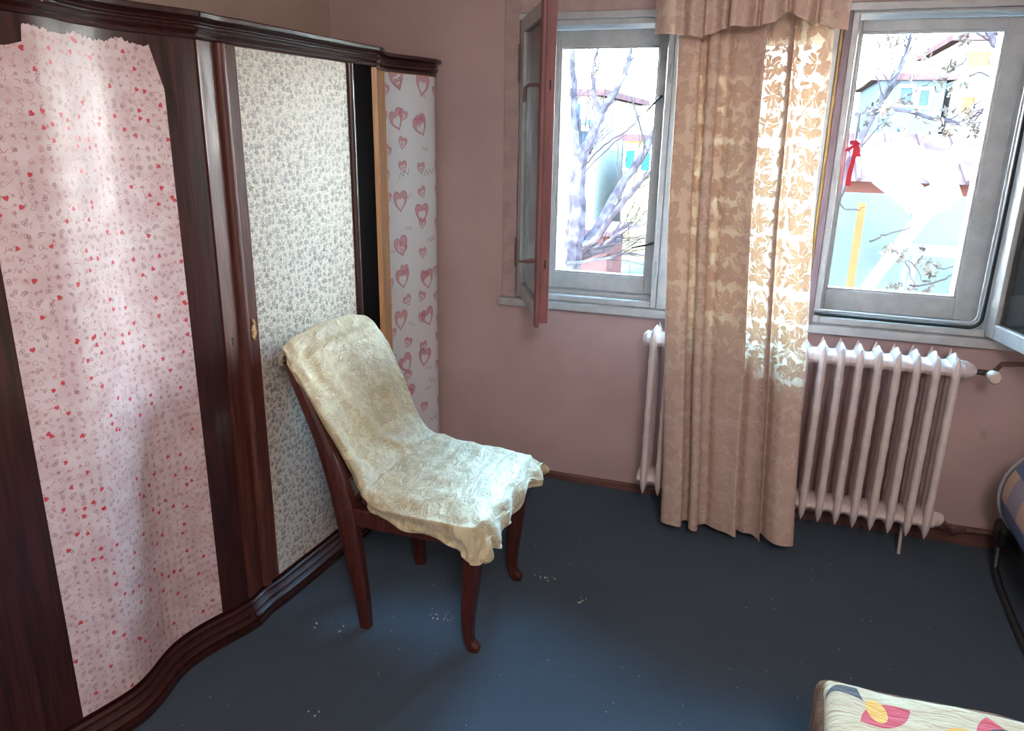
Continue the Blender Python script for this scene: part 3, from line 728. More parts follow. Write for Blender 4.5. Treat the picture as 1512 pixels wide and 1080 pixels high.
# cornice and plinth mouldings swept along the front
def sweep(prof, y0, y1, name, mat, step=.012):
    P = seg_pts(y0,y1,step); N = normals(P)
    secs = [[Vector((p[0]+n.x*a, p[1]+n.y*a, z)) for a, z in prof] for p, n in zip(P,N)]
    m = MB(); m.loft(secs); o = m.obj(name, mat, ward, smooth=False)
    for pl in o.data.polygons: pl.use_smooth = True
    try: o.data.set_sharp_from_angle(angle=R(25))
    except Exception: pass
    return o
def halfround(z0, z1, a0, r, n=6): return [(a0+r*math.sin(math.pi*i/n), z0+(z1-z0)*i/n) for i in range(n+1)]
corn = [(-.03,ZT+.001)] + halfround(ZT+.001,ZT+.015,.004,.006) + halfround(ZT+.018,ZT+.033,.007,.010) + halfround(ZT+.036,ZT+.048,.008,.007) + [(.006,ZT+.052),(.030,ZT+.054),(.032,ZT+.064),(.024,ZT+.069),(-.03,ZT+.069)]
sweep(corn, .93, 1.79, 'cornice', MT['mahogany']); sweep(corn, 1.79, 2.66, 'cornice', MT['mahogany']); sweep(corn, 2.665, 3.215, 'cornice', MT['mahogany'])
plin = [(-.03,.001),(.034,.001),(.036,.022)] + halfround(.026,.044,.024,.009) + [(.018,.048)] + halfround(.05,.066,.014,.009) + [(.008,.07)] + halfround(.072,.088,.004,.008) + [(-.03,.09)]
sweep(plin, .93, 1.79, 'plinth', MT['mahogany']); sweep(plin, 1.79, 2.66, 'plinth', MT['mahogany']); sweep(plin, 2.665, 3.215, 'plinth', MT['mahogany'])
# doors
G = .0015
d1 = panel(.985,1.787,ZB,ZT,0,.02,'door',MT['mahogany'],ward)
rv = random.Random(3)
jag = [rv.uniform(0,.010) for _ in range(200)]
CP = seg_pts(1.192,1.695,.004); LP = sum(math.dist(CP[i],CP[i+1]) for i in range(len(CP)-1))
def top1(s):
    if s < .118: return 1.752 + .004*math.sin(s*60) + .012*(s/.118)     # torn, lower strip at the far left
    if s > LP-.032: return 1.806 - 3.6*(s-(LP-.032))                 # torn corner at the right
    return 1.810 - .012*abs(math.sin(s*23)) - jag[int(s*220)%200]*.8
pap1 = panel(1.192,1.695,ZB+.004,ZT-.012,.0008,.0016,'paper_covering',MT['paper_hearts'],d1,curve=CP,topf=top1)
pap1['label'] = 'pink paper printed with small red hearts, torn along its top'
d2 = panel(1.9,2.505,ZB,ZT,0,.02,'door',MT['mahogany_red'],ward)
panel(1.795,1.868,ZB,ZT,0,.02,'stile',MT['mahogany_red'],ward)
pap2 = panel(1.945,2.498,ZB+.004,ZT-.003,.0008,.0016,'paper_covering',MT['paper_floral'],d2); pap2['label'] = 'beige paper with a dense pattern of tiny grey flowers'
d3 = panel(2.682,3.214,ZB,ZT,0,.02,'door',MT['lit_wood'],ward)
pap3 = panel(2.868,3.208,ZB+.004,ZT-.003,.0008,.0016,'paper_covering',MT['paper_big'],d3); pap3['label'] = 'pale paper with large pink hearts'
panel(2.535,2.668,ZB,ZT,-.016,.02,'stile',MT['stile_shade'],ward)
# half-round astragals
def astragal(y, w_, r, mat, z0=ZB, z1=ZT):
    (x,_), = [seg_pts(y-.0001,y,1)[1]]
    sec = [(x-.005,y-w_/2)]+[(x+r*math.sin(math.pi*i/8), y-w_/2*math.cos(math.pi*i/8)) for i in range(9)]+[(x-.005,y+w_/2)]
    m = MB(); m.loft([[Vector((a,b,z)) for a,b in sec] for z in (z0,z1)]); return m.obj('moulding', mat, ward, smooth=True)
astragal(1.888,.034,.016,MT['mahogany_red']); astragal(2.518,.028,.014,MT['mahogany'])
# torn lock patch and keyholes
m = MB(); pts = []
rv = random.Random(5)
for i in range(18):
    a = 2*math.pi*i/18; rr = (.8+.4*rv.random()); pts.append((1.925+.012*rr*math.cos(a), .985+.038*rr*math.sin(a)*(1 if math.sin(a)>0 else .8)))
xf = -1.5105
m.loft([[Vector((xf+.0,y,z)) for y,z in pts],[Vector((xf+.003,y,z)) for y,z in [(1.925+(a-1.925)*.85,.985+(b-.985)*.85) for a,b in pts]]])
m.obj('torn_patch', MT['raw_wood'], d2)
m = MB(); m.tube([(-1.522,1.83,.985),(-1.5145,1.83,.985)], .005, 10); m.box(-1.522,-1.5145,1.828,1.832,.965,.985); m.obj('keyhole', MT['gasket'], ward)

# ------------------------------------------------------------------ chair
ch = empty('chair', (-.97,2.12,0)); tag(ch, 'reddish brown wooden chair with cabriole legs beside the wardrobe', 'chair')
def leg(pts, wid, name='leg', n=14):
    P = crom(pts, 6); W_ = crom([(a,b,0) for a,b in wid], 6)
    secs = []
    for p, w_ in zip(P, W_):
        a, b = w_.x, w_.y; r = .35
        secs.append([Vector((p.x+sx*a*(1-r*(q%2==0)*0)-0, p.y+sy*b, p.z)) for q,(sx,sy) in enumerate(((-1,-.6),(-.6,-1),(.6,-1),(1,-.6),(1,.6),(.6,1),(-.6,1),(-1,.6)))])
    m = MB(); m.loft(secs); return m.obj(name, MT['chair_wood'], ch, smooth=True)
# front legs, slightly cabriole with a small pad foot
for y, s_ in ((1.925,-1),(2.36,1)):
    leg([(-.772,y,.44),(-.768,y,.38),(-.774,y,.26),(-.784,y,.12),(-.782,y,.045),(-.768,y,.018),(-.765,y,.0)], [(.03,.03),(.032,.032),(.027,.027),(.021,.021),(.017,.017),(.022,.018),(.018,.016)])
# rear legs running up into the back posts
for y, yt in ((1.915,1.885),(2.335,2.345)):
    leg([(-1.150,y,.0),(-1.158,y,.10),(-1.18,y,.26),(-1.205,y,.42),(-1.222,y,.50),(-1.262,(y+yt)/2,.66),(-1.315,yt,.82),(-1.355,yt,.915)], [(.019,.017),(.023,.02),(.03,.022),(.036,.025),(.034,.025),(.026,.022),(.022,.02),(.018,.018)])
for y in (1.915,2.36): MB().box(-1.185,-.79,y-.012,y+.012,.378,.44).obj('apron', MT['chair_wood'], ch, bevel=.004)
MB().box(-.785,-.762,1.93,2.355,.378,.44).obj('apron', MT['chair_wood'], ch, bevel=.004); MB().box(-1.215,-1.19,1.93,2.33,.378,.44).obj('apron', MT['chair_wood'], ch, bevel=.004)
m = MB(); secs = []
for z, k in ((.441,.98),(.452,1.0),(.462,.99),(.468,.93)):
    cx, cy, a, b = -.97, 2.14, .205*k, .232*k
    secs.append([Vector((cx+math.copysign(abs(math.cos(t))**.3,math.cos(t))*a, cy+math.copysign(abs(math.sin(t))**.3,math.sin(t))*b, z)) for t in [2*math.pi*(i+.5)/28 for i in range(28)]])
m.loft(secs).obj('seat', MT['mahogany_red'], ch, smooth=True)
m = MB(); m.loft([[Vector((-1.345-.03*math.sin(math.pi*(y-1.87)/.49),y,.87)),Vector((-1.328-.03*math.sin(math.pi*(y-1.87)/.49),y,.87)),Vector((-1.358-.03*math.sin(math.pi*(y-1.87)/.49),y,.945+.012*math.sin(math.pi*(y-1.87)/.49))),Vector((-1.374-.03*math.sin(math.pi*(y-1.87)/.49),y,.945+.012*math.sin(math.pi*(y-1.87)/.49)))] for y in [1.88+.465*i/14 for i in range(15)]])
m.obj('top_rail', MT['chair_wood'], ch, bevel=.004)
m = MB(); m.loft([[Vector((-1.225,1.94,.505)),Vector((-1.225,2.32,.505)),Vector((-1.24,2.32,.505)),Vector((-1.24,1.94,.505))],[Vector((-1.355,1.92,.90)),Vector((-1.355,2.33,.90)),Vector((-1.37,2.33,.90)),Vector((-1.37,1.92,.90))]])
m.obj('backrest', MT['mahogany_red'], ch)

# cloth cover draped over back and seat: five guide points per row
rowsg = [
 [(-1.396,1.905,.90),(-1.400,1.915,.885),(-1.415,2.12,.84),(-1.40,2.33,.84),(-1.395,2.35,.85)],
 [(-1.392,1.885,.915),(-1.398,1.90,.93),(-1.425,2.12,.94),(-1.41,2.33,.925),(-1.40,2.36,.90)],
 [(-1.360,1.862,.940),(-1.370,1.885,.977),(-1.384,2.14,.990),(-1.366,2.33,.974),(-1.352,2.375,.935)],
 [(-1.338,1.852,.90),(-1.322,1.872,.925),(-1.338,2.14,.935),(-1.320,2.345,.925),(-1.325,2.392,.885)],
 [(-1.312,1.862,.845),(-1.286,1.88,.850),(-1.292,2.14,.85),(-1.284,2.37,.825),(-1.288,2.405,.80)],
 [(-1.272,1.886,.745),(-1.246,1.902,.750),(-1.254,2.14,.745),(-1.240,2.385,.71),(-1.246,2.412,.69)],
 [(-1.222,1.93,.60),(-1.205,1.945,.605),(-1.212,2.16,.60),(-1.200,2.41,.575),(-1.21,2.43,.55)],
 [(-1.185,1.945,.500),(-1.160,1.96,.515),(-1.165,2.18,.515),(-1.150,2.42,.505),(-1.15,2.445,.49)],
 [(-1.135,1.915,.455),(-1.125,1.93,.488),(-1.115,2.16,.490),(-1.10,2.425,.492),(-1.10,2.45,.472)],
 [(-1.06,1.885,.432),(-1.055,1.90,.479),(-1.03,2.15,.490),(-1.02,2.42,.482),(-1.02,2.45,.455)],
 [(-.96,1.876,.410),(-.955,1.895,.477),(-.93,2.15,.492),(-.93,2.42,.480),(-.93,2.45,.450)],
 [(-.85,1.874,.402),(-.85,1.893,.475),(-.85,2.15,.490),(-.84,2.41,.478),(-.84,2.44,.45)],
 [(-.785,1.868,.375),(-.775,1.893,.473),(-.775,2.15,.484),(-.77,2.40,.476),(-.77,2.435,.455)],
 [(-.752,1.868,.352),(-.735,1.905,.458),(-.738,2.15,.466),(-.735,2.40,.462),(-.745,2.445,.445)],
 [(-.728,1.875,.350),(-.712,1.92,.415),(-.716,2.15,.425),(-.708,2.41,.432),(-.72,2.455,.430)],
 [(-.715,1.885,.350),(-.702,1.93,.372),(-.718,2.13,.386),(-.705,2.41,.402),(-.695,2.46,.408)],
]
cols = [crom(r, 9) for r in rowsg]                                    # 37 points across
nU = len(cols[0]); fin = [crom([r[j] for r in cols], 7) for j in range(nU)]
nV = len(fin[0]); rows = []
Ul = [0.0]; Vl = [0.0]
for j in range(1,nU): Ul.append(Ul[-1]+(Vector(fin[j][nV//2])-Vector(fin[j-1][nV//2])).length)
for i in range(1,nV): Vl.append(Vl[-1]+(Vector(fin[nU//2][i])-Vector(fin[nU//2][i-1])).length)
for i in range(nV):
    row = []
    for j in range(nU):
        p = Vector(fin[j][i]); a = Vector(fin[min(j+1,nU-1)][i])-Vector(fin[max(j-1,0)][i]); b_ = Vector(fin[j][min(i+1,nV-1)])-Vector(fin[j][max(i-1,0)])
        n = a.cross(b_).normalized(); n = -n if n.x + n.z < 0 and i > 20 else n
        v = i/(nV-1); u = j/(nU-1)
        w1 = noise.noise(Vector((u*7, v*9+3*u, 1.3)))*.014
        w2 = abs(noise.noise(Vector((u*13+4*v, v*12, 7))))*.009 + (.006-.018*min(.33,abs(noise.noise(Vector((u*9-3*v, v*19, 2))))))*(1 if v>.45 else .5)
        diag = math.exp(-((u-(.30+.95*(v-.18)+.05*math.sin(v*14)))/.022)**2)*.018*min(1,max(0,(v-.16)/.08))*min(1,max(0,(.56-v)/.06))
        diag += max(0,math.sin(u*52+6*math.sin(v*9)+v*10))**3*.006*math.exp(-((u-.2)/.14)**2)*(1 if v<.5 else 0) + max(0,math.sin(u*38+v*25))**4*.006*math.exp(-((v-.47)/.08)**2)
        diag += max(0,math.sin(v*75+5*math.sin(u*7)+u*9))**3*.0045*math.exp(-((v-.68)/.14)**2)*(.4+.6*math.sin(u*5+1)**2)
        hang = 0
        if v > .86: hang = .014*math.sin(u*46)*((v-.86)/.14)
        if u < .12 and v > .5: hang += .006*math.sin(v*70)*(1-u/.12)
        q = p + n*(w1*.5+w2+diag+.002) + (Vector((1,0,0)) if v > .86 else Vector((0,-1,0)))*hang
        if v > .93: q.z += .015*math.sin(u*31+1)
        if v > .52 and v < .85 and .15 < u < .9: q.z = max(q.z, .474)
        row.append(q)
    rows.append(row)
c = MB(); c.grid(rows, lambda i, j: (Ul[j], Vl[i]))
cv = c.obj('chair_cover', MT['cover'], smooth='all', fix=False)
md = cv.modifiers.new('sub','SUBSURF'); md.levels = 1; md.render_levels = 1
md = cv.modifiers.new('thick','SOLIDIFY'); md.thickness = .003; md.offset = 1
tag(cv, 'crumpled cream damask cloth thrown over the back and seat of the chair', 'chair cover')

# ------------------------------------------------------------------ folded guest bed at the right edge
cot = empty('folding_bed', (1.2,2.72,0)); tag(cot, 'folded guest bed with blue and peach checked mattress at the right edge', 'folding bed')
m = MB(); secs = []; Rr = .205; cx, cz = 1.095, .375
prof = [(1.75,cz+Rr+.02),(1.4,cz+Rr+.01),(1.2,cz+Rr)] + [(cx-Rr*math.sin(R(a)), cz+Rr*math.cos(R(a))) for a in range(0,181,12)] + [(1.2,cz-Rr),(1.4,cz-Rr),(1.75,cz-Rr)]
pl = [0]
for i in range(1,len(prof)): pl.append(pl[-1]+math.dist(prof[i],prof[i-1]))
ys = [2.34,2.345,2.36,2.4,2.5,2.6,2.7,2.8,2.9,2.95,2.97,2.975]
def shr(y): 
    e_ = min(y-2.34, 2.975-y); return .03*(1-min(1,e_/.03))**2
rows = [[Vector((x+(shr(y) if x<1.1 else 0), y, cz+(z-cz)*(1-shr(y)*3))) for y in ys] for x, z in prof]
m.grid(rows, lambda i, j: (pl[i], ys[j]))
for yy in (2.34,2.975):
    m.add([(x+(shr(yy) if x<1.1 else 0), yy, cz+(z-cz)*(1-shr(yy)*3)) for x,z in prof], [tuple(range(len(prof)))], [(x,z) for x,z in prof])
m.obj('mattress', MT['check'], cot, smooth=True)
m = MB(); m.tube([(x-.004 if x<1.1 else x, 2.968, cz+(z-cz)*.985) for x,z in prof], .006, 8); m.obj('piping', MT['piping'], cot, smooth=True)
MB().tube([(1.0,3.06,.165),(.965,3.065,.15),(.952,3.055,.10),(.945,3.02,.03),(.94,2.9,.015),(.932,2.7,.014),(.93,2.5,.014),(.95,2.3,.014),(1.0,2.22,.05),(1.03,2.22,.16)], .013, 10).obj('tube_frame', MT['steel'], cot, smooth=True)
MB().box(.93,1.2,3.0,3.11,.12,.21).obj('shadow_block', MT['shadow_black'], cot, bevel=.02)  # black block added in place of the dark shadow by the frame
MB().tube([(1.0,3.06,.155),(1.7,3.06,.155),(1.7,2.22,.155),(1.03,2.22,.155),(1.0,3.06,.155)], .012, 8).obj('bed_rail', MT['steel'], cot, smooth=True)
MB().tube([(1.7,3.06,.155),(1.7,3.06,.0)], .012, 8).obj('leg', MT['steel'], cot, smooth=True); MB().tube([(1.7,2.22,.155),(1.7,2.22,.0)], .012, 8).obj('leg', MT['steel'], cot, smooth=True)

# ------------------------------------------------------------------ bed corner bottom right, plush blanket, printed sheet
bed = empty('low_bed', (.9,1.0,0)); tag(bed, 'low bed at the bottom right corner under the blanket', 'bed')
MB().box(.27,1.9,.45,1.545,.20,.415).obj('mattress', MT['plush'], bed, bevel=.04, seg=4)
for x in (.34,1.8):
    for y in (.52,1.47): MB().box(x-.03,x+.03,y-.03,y+.03,0,.22).obj('leg', MT['mahogany'], bed, bevel=.004)
MB().box(.30,1.88,.48,1.52,.14,.21).obj('bed_base', MT['mahogany'], bed, bevel=.005)
def drape(name, mat, x0, y1, ztop, drop, r, inset, lab, cat, wav=.008, seed=0, solid=.006):
    """cloth on the bed: flat top, rounded over the far and left edges, then hanging"""
    def prof(s, edge):                                              # s = distance inwards(+)/outwards(-) from edge
        if s >= 0: return (s, 0.0)
        a = min(-s/r, math.pi/2)
        d = max(0, -s - r*math.pi/2)
        return (-r*math.sin(a), -(r-r*math.cos(a)) - d)
    tot = r*math.pi/2+drop
    S = [-tot+tot*i/14 for i in range(15)] + [1.55*(i+1)/40 for i in range(40)]
    T = [-tot+tot*i/14 for i in range(15)] + [1.0*(i+1)/30 for i in range(30)]
    rows = []
    for s in S:
        row = []
        for t in T:
            px, pz = prof(s,0); py, qz = prof(t,0)
            k = .5+.5*math.sin((s*9 if t<0 else t*9)+seed)
            x = x0 + px; y = y1 - py; z = ztop + min(pz,qz) if (s<0 and t<0) else ztop+pz+qz
            if s < 0 and t < 0:
                ang = math.sqrt(s*s+t*t); 
                x = x0 - min(r, -px*.9)*1.0; y = y1 + min(r,-py*.9)
            nz = noise.noise(Vector((s*5+seed, t*7, seed)))
            x += nz*wav*(1 if s<0 else 0); y += nz*wav*(1 if t<0 else 0); z += nz*wav*.8 + .004*noise.noise(Vector((s*18,t*30,seed)))
            row.append(Vector((x,y,z)))
        rows.append(row)
    m = MB(); m.grid(rows, lambda i, j: (S[i], T[j])); o = m.obj(name, mat, smooth='all', fix=False, solid=solid)
    return tag(o, lab, cat)
drape('plush_blanket', MT['plush'], .256, 1.570, .428, .10, .045, 0, 'brown plush blanket under the printed sheet on the low bed', 'blanket', .006, 2, .012)
drape('printed_sheet', MT['sheet'], .248, 1.552, .448, .004, .030, 0, 'cream sheet with red, yellow and charcoal shapes on the low bed', 'sheet', .006, 5, .003)

# crumbs on the carpet
rv = random.Random(11); m = MB()
spots = [(-.67,2.40),(-.66,2.41),(-.93,2.07),(-.90,2.05),(-.96,2.03),(-1.30,1.85),(-1.22,1.86),(-1.10,1.52),(-1.0,1.35),(-.5,2.3)]
for i in range(150):
    if i < 40: bx, by = rv.choice(spots); x, y = bx+rv.gauss(0,.014), by+rv.gauss(0,.014); s_ = rv.uniform(.0012,.0034)
    else: x, y = rv.uniform(-1.45,.7), rv.uniform(1.1,2.9); s_ = rv.uniform(.0006,.0016)
    a = rv.uniform(0,3); m.obox((x,y,s_*.6), (s_*math.cos(a),s_*math.sin(a),0),(-s_*.6*math.sin(a),s_*.6*math.cos(a),0),(0,0,s_*.5))
tag(m.obj('carpet_crumbs', MT['crumb']), 'pale crumbs scattered on the dark carpet round the chair', 'crumbs', kind='stuff')
#EXTERIOR
# ------------------------------------------------------------------ outside
GZ = -1.3
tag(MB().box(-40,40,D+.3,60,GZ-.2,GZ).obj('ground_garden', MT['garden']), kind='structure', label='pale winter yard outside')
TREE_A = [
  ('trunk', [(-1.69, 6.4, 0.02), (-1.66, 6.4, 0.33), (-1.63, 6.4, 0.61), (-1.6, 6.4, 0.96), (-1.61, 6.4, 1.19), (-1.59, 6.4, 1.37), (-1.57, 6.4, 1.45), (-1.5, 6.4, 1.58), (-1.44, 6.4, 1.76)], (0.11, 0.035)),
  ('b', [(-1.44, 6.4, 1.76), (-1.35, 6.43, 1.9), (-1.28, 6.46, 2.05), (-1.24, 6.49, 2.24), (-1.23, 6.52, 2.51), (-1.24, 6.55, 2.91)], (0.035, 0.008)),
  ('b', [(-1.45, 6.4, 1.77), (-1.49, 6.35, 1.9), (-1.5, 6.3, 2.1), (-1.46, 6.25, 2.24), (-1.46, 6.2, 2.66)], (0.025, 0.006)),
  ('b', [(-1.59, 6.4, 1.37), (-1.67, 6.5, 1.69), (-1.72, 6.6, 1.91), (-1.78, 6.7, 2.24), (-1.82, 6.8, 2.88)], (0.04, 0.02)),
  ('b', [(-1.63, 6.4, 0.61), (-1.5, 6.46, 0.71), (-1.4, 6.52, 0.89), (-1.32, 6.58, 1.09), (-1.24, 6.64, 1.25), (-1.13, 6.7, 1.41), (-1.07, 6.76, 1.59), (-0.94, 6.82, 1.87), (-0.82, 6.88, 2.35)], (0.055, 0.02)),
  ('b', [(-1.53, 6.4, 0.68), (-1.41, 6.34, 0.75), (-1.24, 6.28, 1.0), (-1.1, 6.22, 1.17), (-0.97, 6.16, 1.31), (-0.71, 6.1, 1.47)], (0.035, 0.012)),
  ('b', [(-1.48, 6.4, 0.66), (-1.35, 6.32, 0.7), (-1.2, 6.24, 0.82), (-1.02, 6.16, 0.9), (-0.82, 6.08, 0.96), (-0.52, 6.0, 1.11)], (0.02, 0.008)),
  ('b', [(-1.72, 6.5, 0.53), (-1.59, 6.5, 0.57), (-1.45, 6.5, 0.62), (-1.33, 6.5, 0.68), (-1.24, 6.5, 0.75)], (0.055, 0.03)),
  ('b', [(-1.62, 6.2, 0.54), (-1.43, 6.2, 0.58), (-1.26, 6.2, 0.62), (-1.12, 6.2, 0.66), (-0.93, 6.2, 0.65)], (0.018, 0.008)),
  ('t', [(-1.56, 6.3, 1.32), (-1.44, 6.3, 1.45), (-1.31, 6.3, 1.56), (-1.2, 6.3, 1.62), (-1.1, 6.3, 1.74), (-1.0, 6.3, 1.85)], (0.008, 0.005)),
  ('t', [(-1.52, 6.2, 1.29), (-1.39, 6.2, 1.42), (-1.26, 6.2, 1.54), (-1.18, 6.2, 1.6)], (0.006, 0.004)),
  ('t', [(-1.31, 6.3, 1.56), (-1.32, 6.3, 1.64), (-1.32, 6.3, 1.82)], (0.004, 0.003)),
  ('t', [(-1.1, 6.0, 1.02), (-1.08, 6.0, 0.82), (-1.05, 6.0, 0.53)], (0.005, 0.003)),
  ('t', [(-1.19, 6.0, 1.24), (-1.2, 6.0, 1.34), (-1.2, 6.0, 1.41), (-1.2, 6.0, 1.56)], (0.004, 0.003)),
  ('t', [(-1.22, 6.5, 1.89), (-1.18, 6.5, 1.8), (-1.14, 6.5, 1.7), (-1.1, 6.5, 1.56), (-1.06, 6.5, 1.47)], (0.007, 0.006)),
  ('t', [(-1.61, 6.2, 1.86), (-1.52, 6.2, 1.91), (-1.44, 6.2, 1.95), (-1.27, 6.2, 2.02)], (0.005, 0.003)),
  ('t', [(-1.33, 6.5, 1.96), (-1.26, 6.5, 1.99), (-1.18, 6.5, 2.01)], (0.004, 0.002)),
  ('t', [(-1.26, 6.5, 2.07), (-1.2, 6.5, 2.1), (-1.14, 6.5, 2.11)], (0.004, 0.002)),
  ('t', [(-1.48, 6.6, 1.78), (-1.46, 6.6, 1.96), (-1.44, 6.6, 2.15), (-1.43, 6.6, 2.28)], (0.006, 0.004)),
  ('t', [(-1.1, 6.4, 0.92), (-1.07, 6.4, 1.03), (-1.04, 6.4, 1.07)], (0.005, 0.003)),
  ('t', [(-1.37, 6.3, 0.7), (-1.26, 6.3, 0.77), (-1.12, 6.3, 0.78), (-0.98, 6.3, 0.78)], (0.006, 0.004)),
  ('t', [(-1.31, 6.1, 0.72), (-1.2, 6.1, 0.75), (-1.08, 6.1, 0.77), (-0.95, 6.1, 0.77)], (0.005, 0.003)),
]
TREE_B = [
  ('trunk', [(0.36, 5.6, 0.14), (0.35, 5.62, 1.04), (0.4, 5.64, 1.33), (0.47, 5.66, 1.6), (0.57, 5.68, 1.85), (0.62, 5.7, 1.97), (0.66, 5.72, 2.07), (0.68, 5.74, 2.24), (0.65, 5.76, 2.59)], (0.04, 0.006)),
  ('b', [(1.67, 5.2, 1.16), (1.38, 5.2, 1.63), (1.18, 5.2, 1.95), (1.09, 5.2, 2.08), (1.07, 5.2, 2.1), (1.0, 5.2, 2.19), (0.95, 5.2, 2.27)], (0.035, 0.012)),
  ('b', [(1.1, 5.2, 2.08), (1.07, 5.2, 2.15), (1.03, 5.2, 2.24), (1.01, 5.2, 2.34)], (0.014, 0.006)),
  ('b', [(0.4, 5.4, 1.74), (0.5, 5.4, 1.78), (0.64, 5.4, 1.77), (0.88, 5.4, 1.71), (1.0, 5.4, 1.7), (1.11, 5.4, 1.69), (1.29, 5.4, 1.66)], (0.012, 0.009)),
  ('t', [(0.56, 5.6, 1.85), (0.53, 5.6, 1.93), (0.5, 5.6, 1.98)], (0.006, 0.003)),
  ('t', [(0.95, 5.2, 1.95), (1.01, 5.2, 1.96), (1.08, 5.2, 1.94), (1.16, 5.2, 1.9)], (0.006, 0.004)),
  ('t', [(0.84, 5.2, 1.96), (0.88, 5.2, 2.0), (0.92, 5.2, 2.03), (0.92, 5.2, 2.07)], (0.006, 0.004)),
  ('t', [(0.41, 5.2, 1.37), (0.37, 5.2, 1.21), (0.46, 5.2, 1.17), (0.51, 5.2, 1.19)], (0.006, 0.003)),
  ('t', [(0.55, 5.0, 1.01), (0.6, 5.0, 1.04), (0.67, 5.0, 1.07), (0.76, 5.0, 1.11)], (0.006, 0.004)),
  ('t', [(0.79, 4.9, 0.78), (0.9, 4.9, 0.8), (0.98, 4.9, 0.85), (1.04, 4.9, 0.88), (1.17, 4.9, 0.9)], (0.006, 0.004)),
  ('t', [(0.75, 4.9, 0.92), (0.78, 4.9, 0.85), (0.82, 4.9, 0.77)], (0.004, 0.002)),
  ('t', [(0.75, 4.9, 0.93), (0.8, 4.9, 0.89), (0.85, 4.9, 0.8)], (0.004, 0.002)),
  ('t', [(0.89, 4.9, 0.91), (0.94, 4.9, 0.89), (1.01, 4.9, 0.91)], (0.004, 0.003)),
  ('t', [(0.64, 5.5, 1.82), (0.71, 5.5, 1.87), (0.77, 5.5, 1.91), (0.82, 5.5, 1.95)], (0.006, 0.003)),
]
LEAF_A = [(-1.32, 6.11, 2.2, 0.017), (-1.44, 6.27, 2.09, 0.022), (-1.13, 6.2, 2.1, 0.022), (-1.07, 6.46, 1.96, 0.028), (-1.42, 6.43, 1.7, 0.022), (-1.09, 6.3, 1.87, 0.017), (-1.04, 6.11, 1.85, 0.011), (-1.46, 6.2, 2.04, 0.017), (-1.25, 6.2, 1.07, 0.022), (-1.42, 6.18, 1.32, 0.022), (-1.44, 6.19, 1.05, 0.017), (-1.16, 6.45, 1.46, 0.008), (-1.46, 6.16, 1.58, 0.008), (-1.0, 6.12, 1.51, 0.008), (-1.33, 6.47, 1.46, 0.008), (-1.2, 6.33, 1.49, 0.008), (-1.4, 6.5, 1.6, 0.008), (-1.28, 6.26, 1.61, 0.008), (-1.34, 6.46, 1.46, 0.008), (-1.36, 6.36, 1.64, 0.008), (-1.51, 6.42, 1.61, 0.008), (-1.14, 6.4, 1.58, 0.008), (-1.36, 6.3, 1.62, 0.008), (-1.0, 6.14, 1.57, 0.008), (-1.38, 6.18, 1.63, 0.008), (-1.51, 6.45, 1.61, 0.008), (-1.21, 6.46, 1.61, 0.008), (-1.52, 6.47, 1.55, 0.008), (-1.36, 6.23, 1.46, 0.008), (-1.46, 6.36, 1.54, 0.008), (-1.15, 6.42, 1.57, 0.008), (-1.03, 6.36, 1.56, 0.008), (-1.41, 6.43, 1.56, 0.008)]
LEAF_B = [(0.51, 5.31, 2.13, 0.043), (0.56, 5.36, 2.17, 0.038), (0.51, 5.37, 2.01, 0.033), (0.72, 5.21, 2.06, 0.043), (0.94, 5.47, 2.16, 0.038), (0.88, 5.48, 2.0, 0.043), (0.87, 5.13, 1.99, 0.038), (0.85, 5.49, 1.92, 0.038), (0.92, 5.48, 1.88, 0.038), (0.96, 5.37, 1.9, 0.043), (0.54, 5.12, 1.77, 0.038), (0.52, 5.46, 1.8, 0.038), (0.62, 5.15, 1.8, 0.038), (0.93, 5.49, 1.76, 0.043), (0.68, 5.37, 1.95, 0.024), (0.68, 5.12, 0.96, 0.043), (0.76, 5.17, 0.91, 0.038), (0.89, 5.35, 0.86, 0.043), (0.96, 5.33, 0.85, 0.043), (0.96, 5.4, 0.79, 0.043), (0.77, 5.47, 0.67, 0.033), (0.78, 5.19, 0.73, 0.033), (0.85, 5.1, 0.74, 0.033), (0.99, 5.47, 0.68, 0.038), (0.85, 5.11, 0.97, 0.024), (1.1, 5.45, 2.03, 0.028), (0.56, 5.15, 1.75, 0.024), (0.54, 5.42, 1.77, 0.024), (1.08, 5.41, 1.66, 0.032), (0.6, 5.45, 1.69, 0.021), (0.54, 5.32, 1.76, 0.019), (1.09, 5.45, 1.65, 0.033), (0.94, 5.18, 1.74, 0.022), (0.87, 5.37, 1.67, 0.034), (1.0, 5.23, 1.76, 0.029), (0.91, 5.46, 1.7, 0.018), (0.76, 5.41, 1.76, 0.036), (1.01, 5.29, 1.69, 0.021), (1.04, 5.31, 1.69, 0.035), (0.97, 5.11, 1.7, 0.024), (0.81, 5.11, 1.71, 0.018), (0.65, 5.34, 1.65, 0.015), (0.46, 5.3, 1.68, 0.021), (0.81, 5.45, 1.71, 0.022), (1.1, 5.34, 1.75, 0.024), (0.56, 5.16, 1.67, 0.021), (0.67, 5.25, 1.66, 0.022), (0.84, 5.41, 1.64, 0.017), (0.46, 5.31, 1.74, 0.032), (0.81, 5.1, 1.73, 0.022), (0.56, 5.44, 1.71, 0.015), (0.93, 5.43, 1.64, 0.037)]
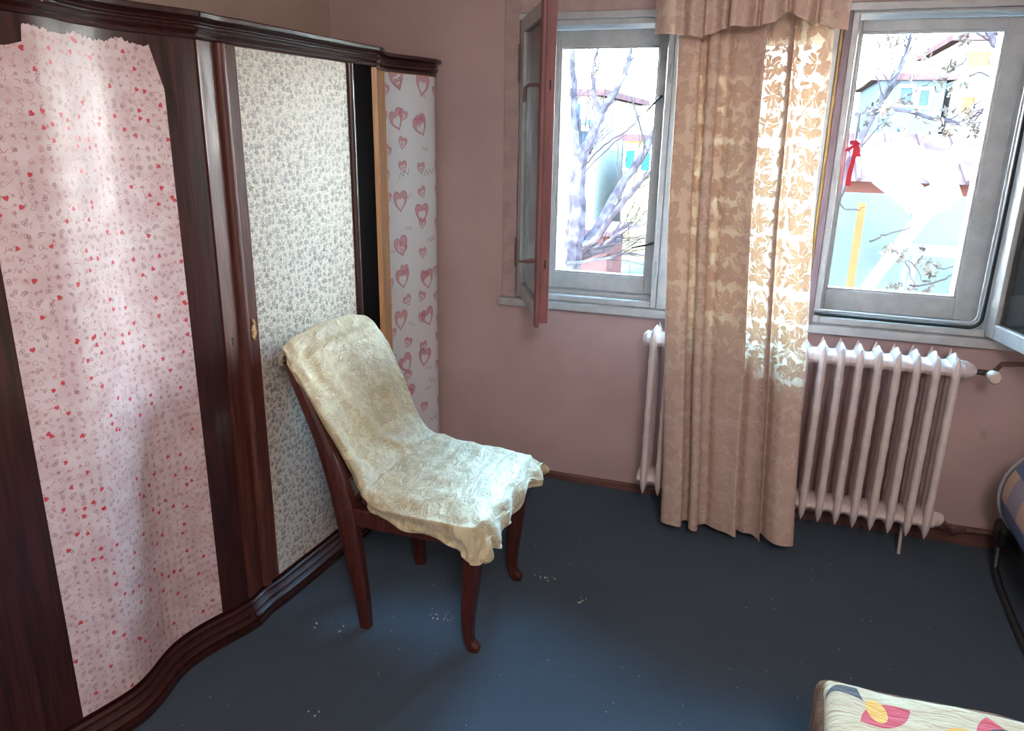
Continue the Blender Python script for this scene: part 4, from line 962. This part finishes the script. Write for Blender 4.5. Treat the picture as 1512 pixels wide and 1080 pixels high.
def tree(name, T, L, lab, loc):
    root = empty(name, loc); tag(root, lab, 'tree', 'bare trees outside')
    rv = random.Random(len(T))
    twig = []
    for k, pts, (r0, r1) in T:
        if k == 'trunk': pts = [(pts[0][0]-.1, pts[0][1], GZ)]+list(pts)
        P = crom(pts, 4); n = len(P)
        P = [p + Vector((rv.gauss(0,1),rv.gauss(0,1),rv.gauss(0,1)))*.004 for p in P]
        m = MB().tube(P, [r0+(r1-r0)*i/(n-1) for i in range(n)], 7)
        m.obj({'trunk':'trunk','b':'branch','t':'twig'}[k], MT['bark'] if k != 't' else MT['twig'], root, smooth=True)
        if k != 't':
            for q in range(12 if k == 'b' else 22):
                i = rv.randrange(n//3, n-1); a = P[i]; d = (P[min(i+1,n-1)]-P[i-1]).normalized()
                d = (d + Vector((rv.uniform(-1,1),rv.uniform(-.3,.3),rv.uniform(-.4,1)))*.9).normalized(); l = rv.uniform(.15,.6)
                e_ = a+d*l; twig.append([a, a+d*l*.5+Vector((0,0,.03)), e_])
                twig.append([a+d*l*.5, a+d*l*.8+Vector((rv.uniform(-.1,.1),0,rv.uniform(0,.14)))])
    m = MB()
    for t in twig: m.tube(t, [.005,.004,.002][:len(t)] if len(t)==3 else [.0035,.0015], 5)
    o = m.obj('fine_twigs', MT['twig'], root); o['kind'] = 'stuff'
    m = MB()
    for x, y, z, s in L:
        for q in range(13):
            c = Vector((x,y,z))+Vector((rv.gauss(0,1),rv.gauss(0,1),rv.gauss(0,1)))*s*.5
            a = Vector((rv.gauss(0,1),rv.gauss(0,1),rv.gauss(0,1))).normalized(); b = a.orthogonal().normalized()
            k = s*rv.uniform(.4,.8); h = b*k*.5
            m.add([c-a*k, c+h, c+a*k, c-h, c+a.cross(b)*k*.12], [(0,1,4),(1,2,4),(2,3,4),(3,0,4)])
    o = m.obj('dry_leaves', MT['dry_leaf'], root, fix=False); o['kind'] = 'stuff'
tree('bare_tree', TREE_A, LEAF_A, 'bare forking tree outside the left window', (-1.7,6.4,GZ))
tree('bare_tree', TREE_B, LEAF_B, 'thin tree with clumps of dry leaves outside the right window', (.2,5.6,GZ))

def building(x0, x1, y0, y1, h, mat, lab, wins, wm, extra=None, base=GZ):
    root = empty('building', ((x0+x1)/2, y0, base)); tag(root, lab, 'building')
    MB().box(x0,x1,y0,y1,base,h).obj('wall', mat, root)
    MB().box(x0-.2,x1+.2,y0-.2,y1+.2,h,h+.15).obj('roof', MT['roof'], root)
    for (a,b,c,d) in wins:
        f = MB(); t = .06
        f.box(a-t,a,y0-.04,y0+.02,c-t,d+t); f.box(b,b+t,y0-.04,y0+.02,c-t,d+t); f.box(a,b,y0-.04,y0+.02,c-t,c); f.box(a,b,y0-.04,y0+.02,d,d+t)
        fo = f.obj('window', MT['white_paint'], root)
        MB().box(a,b,y0-.015,y0-.005,c,d).obj('pane', wm, fo)
    return root
b1 = building(-7.5,-4.15,18,24,2.42,MT['facade'],'pale house with a balcony seen past the tree', [(-4.6,-4.3,1.25,1.65),(-4.75,-4.5,1.95,2.25)], MT['pane_dark'])
m = MB(); m.box(-4.95,-4.25,17.4,18,1.8,1.9); m.box(-4.95,-4.25,17.4,17.45,2.22,2.27)
m.obj('balcony', MT['facade_blue'], b1)
for i in range(7): MB().box(-4.92+i*.105,-4.90+i*.105,17.41,17.44,1.9,2.22).obj('baluster', MT['facade_blue'], b1)
building(-3.45,-1.4,18,23,1.45,MT['facade_warm'],'low warm coloured house with two turquoise windows', [(-3.40,-3.2,.84,1.24),(-3.05,-2.85,.80,1.20)], MT['teal'])
building(1.9,3.25,20,25,2.85,MT['facade_blue'],'grey blue house behind the dry leaves', [(2.35,2.6,2.35,2.7),(2.75,2.95,2.3,2.65)], MT['pane_dark'])
building(3.55,6.5,21,26,3.75,MT['facade'],'tall pale house with orange blinds beyond the right window', [(3.75,4.2,3.2,3.52),(3.8,4.4,2.2,2.55)], MT['orange_pane'])
# brick outbuilding
sh = empty('garden_shed', (-3.3,14,GZ)); tag(sh, 'small reddish shed behind the bare tree', 'shed')
MB().box(-3.6,-2.9,14,15.5,GZ,-.22).obj('wall', MT['brick'], sh); MB().box(-3.7,-2.8,13.9,15.6,-.22,-.12).obj('roof', MT['roof'], sh)
# long low red roofed house
lh = empty('red_roofed_house', (1.9,12,GZ)); tag(lh, 'long low house with a pale red roof behind the white canopy', 'house')
MB().box(.7,4.3,12.4,15,GZ,1.05).obj('wall', MT['brick'], lh)
m = MB(); m.loft([[Vector((x,11.9,1.02)),Vector((x,13.7,1.68)),Vector((x,15.3,1.02)),Vector((x,13.7,1.58))] for x in (.5,4.5)]); m.obj('roof', MT['roof'], lh)
for i in range(9):
    x = .6+i*.45; m = MB(); m.tube([(x,11.88,1.05),(x,13.68,1.71)], .03, 6); m.obj('roof_rib', MT['roof'], lh)
# yard wall, shed front
yw = MB(); yw.box(.2,4.5,9.2,9.4,GZ,1.02); tag(yw.obj('yard_wall', MT['yardwall']), 'pale green yard wall under the white canopy', 'wall')
cn = empty('canopy', (1.1,8,GZ)); tag(cn, 'white arched canopy roof outside the right window', 'canopy')
OUT = [(0.64,1.42),(0.71,1.48),(0.79,1.52),(0.9,1.56),(1.01,1.57),(1.13,1.55),(1.22,1.5),(1.34,1.41),(1.44,1.33),(1.52,1.23),(1.58,1.11),(1.47,0.98),(1.35,0.93),(1.23,0.87),(1.13,0.99),(0.98,1.1),(0.84,1.2)]
m = MB(); cx_, cz_ = 1.17, 1.25; secs = []
for k in (1,.85,.65,.4,.15): secs.append([Vector((cx_+(x-cx_)*k, 8-.55*(1-k*k), cz_+(z-cz_)*k)) for x,z in OUT])
m.loft(secs, cap=False); m.obj('canopy_sheet', MT['canopy'], cn, smooth=True, solid=.02)
MB().tube([(1.2,7.9,GZ),(1.2,7.9,.95)], .03, 8).obj('pole', MT['facade_blue'], cn)
dp = MB(); dp.tube([(1.47,7,2.1),(1.16,7,1.05),(.84,7,.46),(.1,7,GZ)], [.045,.06,.05,.05], 8)
tag(dp.obj('leaning_pole', MT['pole_pink']), 'pale pole leaning diagonally across the right window view', 'pole')
op = MB(); op.box(.70,.76,7.6,7.66,GZ,1.04); tag(op.obj('orange_post', MT['orange']), 'orange post under the white canopy', 'post')
rl = empty('blue_railing', (1.6,8.2,GZ)); tag(rl, 'pale blue rail outside at the right window', 'railing')
MB().box(1.2,2.6,8.2,8.26,.52,.63).obj('rail', MT['blue_rail'], rl)
for x in (1.3,1.9,2.5): MB().box(x,x+.05,8.21,8.25,GZ,.52).obj('post', MT['blue_rail'], rl)
